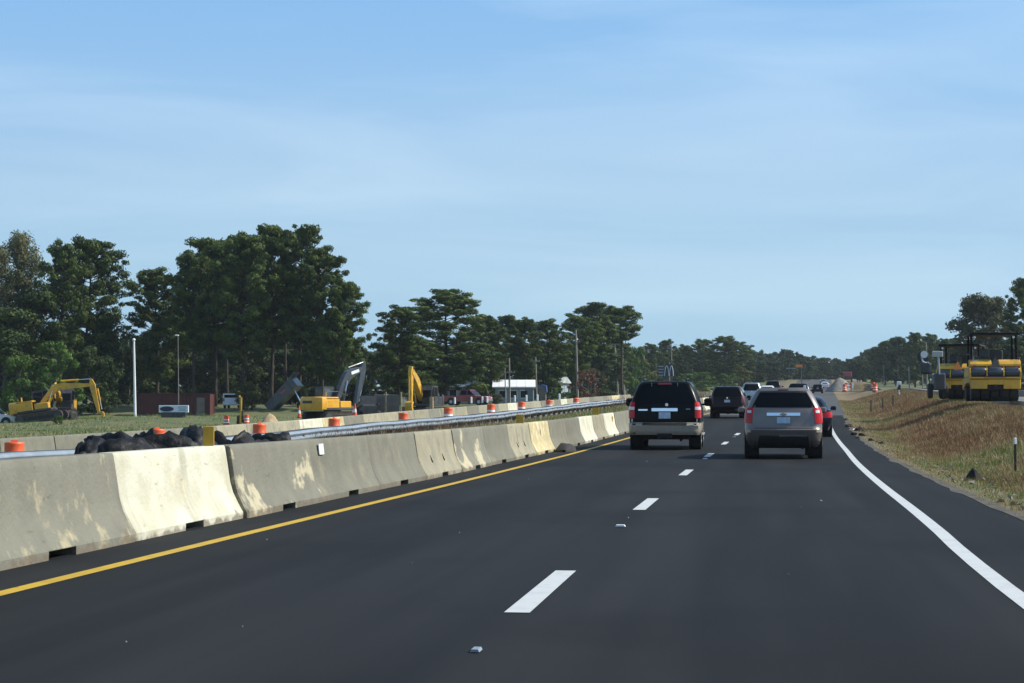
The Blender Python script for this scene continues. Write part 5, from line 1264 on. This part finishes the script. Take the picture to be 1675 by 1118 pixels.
# white topped channelizer near the new road
x = at(1470, 150); t = thing('delineator', 'white and dark panel on a white post at the edge of the new road', 'delineator', (x, 150, zat(648.5, x, 150)))
mb = MB(); mb.tube([(.05, 0, 0), (0, 0, .35)], .05, 6); mb.build('post', M['white_metal'], t)
mb = MB(); mb.box((0, 0, .62), (.24, .06, .5)); mb.build('panel', M['debris'], t)
mb = MB(); mb.box((0, -.02, 1.0), (.34, .10, .26), bev=.03); mb.box((-.12, -.02, .82), (.12, .09, .2)); mb.box((0, -.04, .42), (.14, .06, .12)); mb.build('white_cap', M['white_metal'], t)
for i, px in enumerate((1424, 1443, 1460)):
    x = at(px, 120); mb = MB(); mb.box((0, 0, .35), (.09, .06, .9)); o = mb.build('short_stake', M['post_wood'], loc=(x, 120, ground_z(x, 120)))
    tag(o, ['dark short stake at the left of three on the upper bank', 'dark short stake in the middle of three on the upper bank', 'short stake nearest the white capped delineator'][i], 'stake', 'short stakes on the upper bank')

# ---------------------------------------------------------------- trees
def leaf_tris(rng, centers, radii, flat, n_per, size, droop=0.0):
    """small rhombic leaves scattered through ellipsoidal clumps -> quads"""
    out = []
    for c, r in zip(centers, radii):
        n = max(6, int(n_per*(r/1.0)**1.7)); d = rng.normal(size=(n, 3)); d /= np.linalg.norm(d, axis=1)[:, None]
        rad = r*rng.random(n)**.30
        lump_ = 1+.35*np.sin(d[:, 0]*4+c[0])*np.sin(d[:, 1]*4+c[1]*2)*np.cos(d[:, 2]*3+c[2])
        p = c + d*(rad*lump_)[:, None]*np.array([1, 1, flat])
        nn = d+rng.normal(size=(n, 3))*.38; nn /= np.linalg.norm(nn, axis=1)[:, None]
        a = np.cross(nn, rng.normal(size=(n, 3))); a /= np.linalg.norm(a, axis=1)[:, None]; b = np.cross(nn, a)
        s = size*(.6+.8*rng.random(n))[:, None]
        q = np.stack([p-a*s, p-b*s*.45, p+a*s, p+b*s*.45], axis=1); out.append(q.reshape(-1, 3))
    return np.concatenate(out)
def trunk_mb(H, r, lean, rnd, top=.96, bare_limbs=()):
    pts = []; rad = []; n = 9
    for k in range(n):
        q = k/(n-1); pts.append((lean[0]*q*q*H+.12*math.sin(q*7+rnd)*r*3, lean[1]*q*q*H+.12*math.cos(q*6+rnd)*r*3, q*H*top)); rad.append(r*(1-.82*q)*(1.25 if k == 0 else 1))
    mb = MB(); mb.tube(pts, rad, 9)
    return mb, pts
def pine_proto(seed, H=22.0, crown0=.42, Rmax=4.2, dense=1.0, mleaf='pine', leafs=.20):
    """trunk, limbs and needle pads of one kind of pine; returns (trunk mesh, crown mesh)"""
    rng = np.random.default_rng(seed); rnd = random.Random(seed)
    mb, pts = trunk_mb(H, .30*H/22, (rnd.uniform(-.03, .03), rnd.uniform(-.03, .03)), seed)
    C = []; Rr = []
    nl = int(54*dense)
    for i in range(nl):
        q = crown0+(1-crown0)*((i+.5)/nl)**.85; az = i*2.4+rnd.uniform(-.5, .5); t = (q-crown0)/(1-crown0)
        shape = (math.sin(math.pi*min(1, .16+.60*t+.24*t*t))**.8)
        Ln = Rmax*shape*rnd.uniform(.62, 1.12)+.3; k = q*(len(pts)-1)/.97; i0 = min(int(k), len(pts)-2); P = Vector(pts[i0]).lerp(Vector(pts[i0+1]), min(1, k-i0))
        rise = rnd.uniform(-.05, .28)+.5*t; e = P+Vector((math.cos(az)*Ln, math.sin(az)*Ln, Ln*rise)); m = P.lerp(e, .5)+Vector((0, 0, -.06*Ln))
        mb.tube([P, m, e], [.085*H/22*(1.3-t*.7), .055*H/22, .02], 5)
        for f in ((1.0, .72, .45) if Ln > 1.8 else (1.0, .5)):
            c = P.lerp(e, f)+Vector((rnd.uniform(-.4, .4), rnd.uniform(-.4, .4), rnd.uniform(-.1, .35)))
            C.append(np.array(c)); Rr.append(rnd.uniform(.50, 1.25)*(1.12-.25*t)*(H/22))
    for _ in range(int(5*dense)): C.append(np.array(pts[-1])+np.array([rnd.uniform(-.9, .9), rnd.uniform(-.9, .9), rnd.uniform(-1.2, .5)])); Rr.append(rnd.uniform(.6, .95)*(H/22))
    tr = mb.build('trunk', M['bark'], fix=False)
    V = leaf_tris(rng, C, Rr, .58, 210, leafs)
    cr = soup('crown', V, 4, M[mleaf])
    return finish_proto(tr, cr)
PROTO = []
def finish_proto(tr, cr):
    tm, cm = tr.data, cr.data
    for p in tm.polygons: p.use_smooth = True
    for o in (tr, cr): bpy.data.objects.remove(o)
    top = max(v.co.z for v in cm.vertices); 
    return tm, cm, top, max(abs(v.co.x) for v in cm.vertices)
def leafy_proto(seed, H=14.0, crown0=.22, Rmax=4.5, mleaf='leaf_olive', dense=1.0, leafs=.26, bark='bark_grey', flat=.85, pointed=.0):
    rng = np.random.default_rng(seed); rnd = random.Random(seed)
    mb, pts = trunk_mb(H, .22*H/14, (rnd.uniform(-.04, .04), rnd.uniform(-.04, .04)), seed, top=.82)
    C = []; Rr = []; nl = int(40*dense)
    for i in range(nl):
        q = crown0+(.97-crown0)*rnd.random()**.9; t = (q-crown0)/(1-crown0); az = i*2.4+rnd.uniform(-.6, .6)
        Ln = Rmax*(math.sin(math.pi*min(1, .14+.80*t))**.7)*(1-pointed*t)*rnd.uniform(.35, 1.08)
        q0 = max(.08, q-.16); k = min(q0/.82, .99)*(len(pts)-1); i0 = min(int(k), len(pts)-2); P = Vector(pts[i0]).lerp(Vector(pts[i0+1]), k-i0)
        e = Vector((P.x+math.cos(az)*Ln, P.y+math.sin(az)*Ln, q*H)); mb.tube([P, P.lerp(e, .5)+Vector((0, 0, .2)), e], [.07*H/14, .045*H/14, .015], 5)
        C.append(np.array(e)); Rr.append(rnd.uniform(.75, 1.35)*H/14)
        if rnd.random() < .6: C.append(np.array(P.lerp(e, .55))+np.array([rnd.uniform(-.6, .6), rnd.uniform(-.6, .6), .2])); Rr.append(rnd.uniform(.6, 1.1)*H/14)
    tr = mb.build('trunk', M[bark], fix=False); V = leaf_tris(rng, C, Rr, flat, 190, leafs*.8)
    cr = soup('crown', V, 4, M[mleaf]); return finish_proto(tr, cr)
PINES = [pine_proto(1, crown0=.34, dense=1.15), pine_proto(2, crown0=.28, Rmax=4.8, dense=1.25), pine_proto(3, crown0=.38, Rmax=4.0, dense=1.1), pine_proto(4, crown0=.20, Rmax=5.0, dense=1.4), pine_proto(5, crown0=.12, Rmax=5.2, dense=1.5), pine_proto(6, crown0=.62, Rmax=3.0, dense=.7)]
OLIVE = [leafy_proto(11, H=20, Rmax=4.6, dense=.8, leafs=.24), leafy_proto(12, H=14, Rmax=4.6, dense=1.3)]
GREEN = [leafy_proto(21, H=10, crown0=.05, Rmax=4.2, mleaf='leaf_green', dense=1.2), leafy_proto(22, H=9, crown0=.05, Rmax=3.6, mleaf='leaf_green', dense=1.1)]
DARK = [leafy_proto(31, H=12, crown0=.04, Rmax=4.4, mleaf='leaf_dark', dense=1.3), leafy_proto(32, H=15, crown0=.06, Rmax=4.2, mleaf='leaf_dark', dense=1.3)]
RUST = [leafy_proto(41, H=5, crown0=.02, Rmax=3.0, mleaf='leaf_rust', dense=.9, leafs=.2)]
GOLD = [leafy_proto(51, H=10, crown0=.04, Rmax=2.6, mleaf='leaf_gold', dense=1.0, leafs=.26)]
def plant(proto, name, label, cat, px, ytop, hwpx, dep, group=None, ybase=None, rot=None):
    tm, cm, top, rad = proto; x = at(px, dep); gz = ground_z(x, dep) if ybase is None else zat(ybase, x, dep)
    hh = zat(ytop, x, dep)-gz; sz = hh/top; sx = (hwpx/ppm(x, dep))/(rad*.76)
    sx = min(max(sx, sz*.55), sz*1.9)
    t = thing(name, label, cat, (x, dep, gz-.1), (px*1.7 if rot is None else rot), group); t.scale = (sx, sx, sz)
    for n, m in (('trunk', tm), ('crown', cm)):
        o = bpy.data.objects.new(n, m); COL.objects.link(o); setpar(o, t)
    return t
T = plant
PN, PC = 'pine_tree', 'pine tree'
# left stand
T(OLIVE[0], 'tall_tree', 'tall thin-leaved grey-olive tree at the upper left corner of the woods', 'tree', 36, 373, 44, 232)
T(OLIVE[0], 'tall_tree', 'olive-brown tree cut by the left edge of the photo', 'tree', -8, 398, 50, 226)
T(PINES[1], PN, 'left one of the twin topped pines near the left edge', PC, 100, 388, 42, 224)
T(PINES[1], PN, 'right and taller one of the twin topped pines near the left edge', PC, 140, 381, 56, 230)
T(PINES[3], PN, 'lower pine with a rounded crown left of the big pine stand', PC, 258, 434, 52, 236)
T(PINES[2], PN, 'left shoulder pine of the big pine stand', PC, 318, 410, 40, 226)
T(PINES[0], PN, 'pine at the upper left of the big stand, behind the shoulder one', PC, 352, 386, 48, 232)
T(PINES[1], PN, 'wide pine in the middle left of the big stand', PC, 398, 373, 52, 224)
T(PINES[0], PN, 'flat topped pine in the middle of the big stand', PC, 445, 366, 50, 230)
T(PINES[2], PN, 'tallest pine of the big stand, right of its middle', PC, 490, 364, 46, 226)
T(PINES[3], PN, 'pine on the right side of the big stand with sunlit pads', PC, 528, 398, 50, 224)
T(PINES[3], PN, 'rightmost low-branching pine of the big stand, above the amber excavator', PC, 560, 452, 38, 222)
T(PINES[5], PN, 'slim pine deep inside the big stand, left part', PC, 372, 420, 30, 246)
T(PINES[5], PN, 'slim pine deep inside the big stand, right part', PC, 468, 430, 30, 250)
T(DARK[1], 'broadleaf_tree', 'dark broadleaf tree under the twin topped pines', 'tree', 60, 470, 56, 224)
T(DARK[1], 'broadleaf_tree', 'dark broadleaf tree at the left edge below the olive-brown one', 'tree', 5, 500, 60, 220)
T(DARK[1], 'broadleaf_tree', 'dark tree between the twin topped pines and the rounded pine', 'tree', 170, 510, 44, 232)
T(GREEN[0], 'broadleaf_tree', 'bright green bushy tree behind the far left yellow excavator', 'tree', 92, 555, 40, 206)
T(GREEN[1], 'broadleaf_tree', 'bright green low tree left of the bushy one at the left edge', 'tree', 30, 580, 34, 204)
T(DARK[0], 'broadleaf_tree', 'dark round tree between the yellow excavator and the flagpole', 'tree', 155, 562, 38, 212)
U = [(212, 560, 34, 'shadowed undergrowth tree behind the flagpole'), (252, 590, 30, 'shadowed undergrowth tree above the rust-red container, left end'), (310, 575, 34, 'shadowed undergrowth tree above the container, right end'),
     (356, 570, 34, 'shadowed undergrowth tree above the white van'), (420, 565, 36, 'shadowed undergrowth tree above the sand pile'), (470, 570, 36, 'shadowed undergrowth tree above the tipped dump truck'), (520, 560, 36, 'shadowed undergrowth tree above the amber excavator cab'), (572, 565, 32, 'shadowed undergrowth tree behind the charcoal boom'), (604, 575, 28, 'shadowed undergrowth tree between the two stands')]
for i, (px, yt, hw, lab) in enumerate([(282, 500, 44, 'dark back row tree between the rounded pine and the big pine stand'), (345, 490, 44, 'dark back row tree deep behind the left of the big pine stand'), (410, 480, 46, 'dark back row tree deep behind the middle of the big pine stand'), (475, 480, 46, 'dark back row tree deep behind the right of the big pine stand'), (535, 500, 44, 'dark back row tree behind the rightmost pines of the big stand')]):
    T(DARK[i % 2], 'broadleaf_tree', lab, 'tree', px, yt, hw, 262+(i % 2)*6)
for i, (px, yt, hw, lab) in enumerate(U): T(DARK[i % 2], 'undergrowth_tree', lab, 'tree', px, yt, hw, 252+(i % 3)*4)
T(GOLD[0], 'small_tree', 'small golden leaved tree in the shade left of the dump truck', 'tree', 405, 622, 16, 222)
T(PINES[3], PN, 'dark pine left of the large low-branched pine', PC, 652, 496, 42, 236)
T(PINES[4], PN, 'large low-branched pine above the red pickup', PC, 728, 469, 74, 252)
T(PINES[4], PN, 'low dark pine directly behind the raised yellow boom', PC, 668, 545, 48, 240)
more = [(PINES[3], 795, 515, 34, 262, 'pine just right of the large low-branched pine'), (PINES[0], 826, 514, 30, 285, 'slim pine left of the rounded one in the middle row'), (PINES[1], 858, 516, 30, 280, 'rounded pine in the middle row'), (PINES[3], 898, 519, 34, 290, 'pine above the pale shed'),
        (PINES[1], 942, 512, 34, 310, 'pine behind the tall wooden pole'), (PINES[2], 970, 493, 42, 318, 'tall pine with a wide top right of the tall wooden pole'), (PINES[5], 1018, 498, 30, 330, 'tall pine with a bare stem above the leaning pole'), (PINES[3], 1000, 540, 30, 350, 'lower pine behind the leaning pole')]
for p, px, yt, hw, dp, lab in more: T(p, PN, lab, PC, px, yt, hw, dp)
low = [(DARK[1], 780, 560, 34, 275, 'dark broadleaf tree behind the white building and red pickup'), (DARK[0], 835, 575, 34, 285, 'dark broadleaf tree behind the blue-grey building'), (DARK[1], 880, 565, 36, 300, 'dark broadleaf tree behind the blue tarp'),
       (DARK[0], 930, 570, 36, 320, 'dark broadleaf tree left of the tall wooden pole'), (DARK[1], 985, 575, 36, 340, 'dark broadleaf tree behind the red shrub'), (GREEN[0], 1040, 565, 22, 372, 'olive green tree right of the two slim poles'), (DARK[1], 700, 590, 40, 262, 'dark broadleaf tree behind the dark excavator cab')]
for p, px, yt, hw, dp, lab in low: T(p, 'broadleaf_tree', lab, 'tree', px, yt, hw, dp)
T(RUST[0], 'shrub', 'rust red shrub beside the tall wooden pole', 'shrub', 962, 602, 22, 285)
T(GREEN[1], 'shrub', 'green shrub in front of the pale shed', 'shrub', 912, 633, 20, 262)
T(OLIVE[1], 'shrub', 'olive shrub just right of the red pickup', 'shrub', 812, 643, 14, 235)
T(DARK[0], 'shrub', 'low dark shrub left of the rust red one', 'shrub', 932, 640, 14, 280)
T(GREEN[1], 'shrub', 'small green bush at the tracks of the far left yellow excavator', 'shrub', 97, 678, 12, 163)
T(GOLD[0], 'broadleaf_tree', 'yellow-green tree above the left side of the black SUV', 'tree', 1056, 585, 16, 400)
mid = [(PINES[3], 1062, 560, 20, 460), (PINES[1], 1092, 553, 18, 480), (DARK[1], 1078, 575, 26, 470), (PINES[3], 1118, 562, 18, 500), (PINES[4], 1150, 553, 26, 480), (PINES[4], 1185, 548, 34, 470), (PINES[3], 1212, 558, 24, 490)]
labs = ['pine left of the arched sign', 'round topped pine above the arched sign', 'broadleaf tree behind the arched sign', 'pine right of the arched sign', 'dark pine left of the dense dome shaped trees over the maroon SUV', 'tallest dome shaped tree over the dark maroon SUV', 'right shoulder tree of the dome shaped group']
for (p, px, yt, hw, dp), lab in zip(mid, labs): T(p, 'distant_pine', lab, PC, px, yt, hw, dp)
T(GOLD[0], 'broadleaf_tree', 'yellowish tree edge above the boxy SUV', 'tree', 1216, 600, 12, 430)
T(GREEN[0], 'broadleaf_tree', 'green thicket between the black SUV and the maroon SUV', 'tree', 1150, 608, 26, 420)
T(GREEN[0], 'broadleaf_tree', 'green thicket above the dark maroon SUV', 'tree', 1190, 610, 24, 410)
T(GREEN[1], 'broadleaf_tree', 'green thicket right of the arched sign pole', 'tree', 1122, 610, 20, 400)
# right side
T(OLIVE[1], 'broadleaf_tree', 'large rounded olive tree behind the rollers', 'tree', 1608, 478, 52, 300)
T(PINES[4], PN, 'tall dark pine at the right edge of the photo', PC, 1676, 450, 34, 290)
T(DARK[0], 'broadleaf_tree', 'dark low tree behind the right roller', 'tree', 1660, 560, 40, 285)
T(GREEN[0], 'broadleaf_tree', 'green low tree between the two rollers', 'tree', 1590, 560, 36, 310)
rt = [(1545, 552, 18, 430), (1520, 544, 20, 470), (1497, 542, 22, 460), (1470, 549, 20, 480), (1448, 556, 20, 500), (1432, 566, 16, 520)]
for i, (px, yt, hw, dp) in enumerate(rt):
    T([PINES[4], PINES[3], PINES[4], DARK[1], PINES[4], DARK[1]][i], 'distant_tree', ['tree left of the rounded olive tree, behind the light tower', 'tree above the light tower in the right-hand woods', 'highest tree of the right-hand woods', 'tree left of the highest one in the right-hand woods', 'steep left flank tree of the right-hand woods', 'lowest left end tree of the right-hand woods'][i], 'tree', px, yt, hw, dp)
# far woods that read as one mass: one joined object made of many small crowns
def woods(name, spots, protos, mname):
    Vs = []; Tb = MB()
    for i, (px, yt, hw, dp) in enumerate(spots):
        tm, cm, top, rad = protos[i % len(protos)]
        n = len(cm.vertices); a = np.empty(n*3, np.float32); cm.vertices.foreach_get('co', a); a = a.reshape(-1, 4, 3)
        keep = np.random.default_rng(i).random(len(a)) < .42; a = a[keep]
        c = a.mean(axis=1, keepdims=True); a = c+(a-c)*1.7
        x = at(px, dp); gz = ground_z(x, dp); sz = (zat(yt, x, dp)-gz)/top; sx = min(max((hw/ppm(x, dp))/(rad*.86), sz*.5), sz*2.0)
        q = px*1.3; Rm = np.array([[math.cos(q), -math.sin(q), 0], [math.sin(q), math.cos(q), 0], [0, 0, 1]])
        a = (a.reshape(-1, 3)*np.array([sx, sx, sz]))@Rm.T+np.array([x, dp, gz]); Vs.append(a)
    o = soup(name, np.concatenate(Vs), 4, M[mname]); o['kind'] = 'stuff'; return o
rr = random.Random(5); sp = []
for px in range(1225, 1345, 7):
    base = np.interp(px, [1225, 1240, 1270, 1300, 1312, 1318, 1330, 1345], [566, 574, 575, 571, 580, 588, 586, 590]); sp.append((px, base+rr.uniform(-3, 4), 10, 640+rr.uniform(-40, 40)))
for px in range(1330, 1445, 6):
    base = np.interp(px, [1330, 1345, 1360, 1385, 1405, 1425, 1445], [583, 584, 589, 587, 579, 572, 562]); sp.append((px, base+rr.uniform(-3, 4), 9, 680+rr.uniform(-40, 60)))
for px in range(1400, 1700, 10): sp.append((px, np.interp(px, [1400, 1440, 1500, 1700], [590, 572, 560, 545])+rr.uniform(-4, 4), 14, 540+rr.uniform(-20, 20)))
for px in range(1030, 1240, 10): sp.append((px, np.interp(px, [1030, 1130, 1240], [575, 572, 585])+rr.uniform(-4, 4), 14, 560+rr.uniform(-20, 20)))
for px in range(560, 1030, 14): sp.append((px, np.interp(px, [560, 620, 760, 1030], [580, 570, 560, 560])+rr.uniform(-5, 5), 18, 400+rr.uniform(-15, 15)))
for px in range(-60, 600, 16): sp.append((px, 560+rr.uniform(-22, 14), 24, 282+rr.uniform(-8, 8)))
for px in range(1040, 1500, 9): sp.append((px, 600+rr.uniform(-6, 5), 14, 860+rr.uniform(-30, 60)))
for px in range(1180, 1480, 7): sp.append((px, 604+rr.uniform(-4, 4), 12, 720+rr.uniform(-30, 30)))
for px in range(1120, 1330, 8): sp.append((px, 588+rr.uniform(-6, 5), 12, 610+rr.uniform(-20, 20)))
for px in range(1035, 1250, 10): sp.append((px, 592+rr.uniform(-8, 5), 13, 520+rr.uniform(-20, 20)))
woods('far_woods', sp, [PINES[4], DARK[1], PINES[3], DARK[0]], 'far_wood')

# ---------------------------------------------------------------- grass and weeds
def blades(name, pts, m, hfun, seed, nb=6, wfac=.06, spread=.10):
    """tufts of thin triangular blades"""
    rng = np.random.default_rng(seed); P = np.repeat(np.asarray(pts), nb, axis=0); n = len(P)
    hgt = np.repeat(np.array([hfun(*p) for p in pts]), nb)*(.45+.8*rng.random(n))
    a = rng.random(n)*2*np.pi; lean = (.15+.55*rng.random(n))*hgt
    base = P+np.stack([rng.normal(0, spread, n), rng.normal(0, spread, n), np.full(n, -.02)], 1)
    tip = base+np.stack([np.cos(a)*lean, np.sin(a)*lean, hgt], 1)
    wv = np.stack([-np.sin(a*1.7+1), np.cos(a*1.7+1), np.zeros(n)], 1)*(hgt*wfac)[:, None]
    V = np.stack([base-wv, base+wv, tip], 1).reshape(-1, 3); o = soup(name, V, 3, M[m]); o['kind'] = 'stuff'; return o
rr = random.Random(21); A = {'green': [], 'dry': [], 'red': []}
for _ in range(96000):
    y = 12*(15.8**rr.random()); u = 3.18+7.2*rr.random()**1.15
    x = u+dev(y); n = 1.5*mnoise.noise(Vector((x*.42, y*.10, 2)))+.6*mnoise.noise(Vector((x*1.1, y*.5, 7)))
    v = (u-3.2)/6.5
    wr = .05+.90*math.exp(-((v-.62)/.30)**2)+.9*n; wg = .9*math.exp(-(v/.22)**2)*(3.0 if y < 48 else .6)+.35*(v > .72)*(y > 55)+.9*max(0, -n); wd = .42+1.2*max(0, mnoise.noise(Vector((x*.5, y*.3, 20))))
    wr, wg, wd = max(.02, wr), max(.02, wg), max(.02, wd); q = rr.random()*(wr+wg+wd)
    if u < 3.9 and rr.random() < .45: continue
    if u > 9.0 and y < 150 and rr.random() < .8: continue
    A['red' if q < wr else ('green' if q < wr+wg else 'dry')].append((x, y, ground_z(x, y)))
sc = lambda b: (lambda x, y, z: b*.78*(.5+.6*sm(3.2, 6, x-dev(y))*(1-.55*sm(7.6, 9.4, x-dev(y))))*(1+y/190))
blades('green_grass', A['green'], 'grass_green', sc(.13), 1); blades('dry_grass', A['dry'], 'grass_dry', sc(.15), 2); blades('russet_grass', A['red'], 'grass_red', sc(.17), 3)
B = {'g': [], 'd': [], 'w': []}
for _ in range(9000):
    y = 34*(4.6**rr.random()); u = -rr.uniform(8.3, 11.8) if y > 60 else -rr.uniform(6.9, 11.8); x = u+dev(y)
    B['g' if rr.random() < .6 else 'd'].append((x, y, ground_z(x, y)))
blades('median_grass', B['g'], 'grass_green', lambda x, y, z: .30, 5, wfac=.07); blades('median_dry_grass', B['d'], 'grass_dry', lambda x, y, z: .32, 6, wfac=.07)
for _ in range(800):
    y = rr.choice([rr.gauss(60, 6), rr.gauss(66, 10), rr.gauss(150, 14), rr.gauss(160, 16)]); u = -rr.uniform(11.0, 12.9) if y < 100 else -rr.uniform(9.2, 12.2); x = u+dev(y)
    if y > 38: B['w'].append((x, y, ground_z(x, y)))
blades('brown_weeds', B['w'], 'weed_brown', lambda x, y, z: .62 if y < 100 else .95, 7, nb=9, wfac=.02, spread=.16)
Lf = {'g': [], 'd': []}
for _ in range(14000):
    y = rr.uniform(75, 205); u = -rr.uniform(22, 95); x = u+dev(y); Lf['g' if mnoise.noise(Vector((x*.08, y*.05, 3)))+rr.uniform(-.4, .4) > -.25 else 'd'].append((x, y, ground_z(x, y)))
blades('field_grass', Lf['g'], 'grass_green', lambda x, y, z: .17, 8, wfac=.16, spread=.25); blades('field_dry_grass', Lf['d'], 'grass_dry', lambda x, y, z: .20, 9, wfac=.14, spread=.25)

# ---------------------------------------------------------------- haze
def haze(density):
    mb = MB(); z0, z1 = -3.0, 48.0
    mb.box((0, 1480, (z0+z1)/2), (5200, 3100, z1-z0)); o = mb.build('haze', [])
    m = bpy.data.materials.new('haze_air'); m.use_nodes = True; t = m.node_tree; t.nodes.clear()
    out = t.nodes.new('ShaderNodeOutputMaterial'); v = t.nodes.new('ShaderNodeVolumePrincipled')
    v.inputs['Color'].default_value = (.80, .90, 1.0, 1); v.inputs['Density'].default_value = density; v.inputs['Anisotropy'].default_value = .2
    t.links.new(v.outputs[0], out.inputs['Volume']); o.data.materials.append(m); o['kind'] = 'stuff'
haze(0.00010)
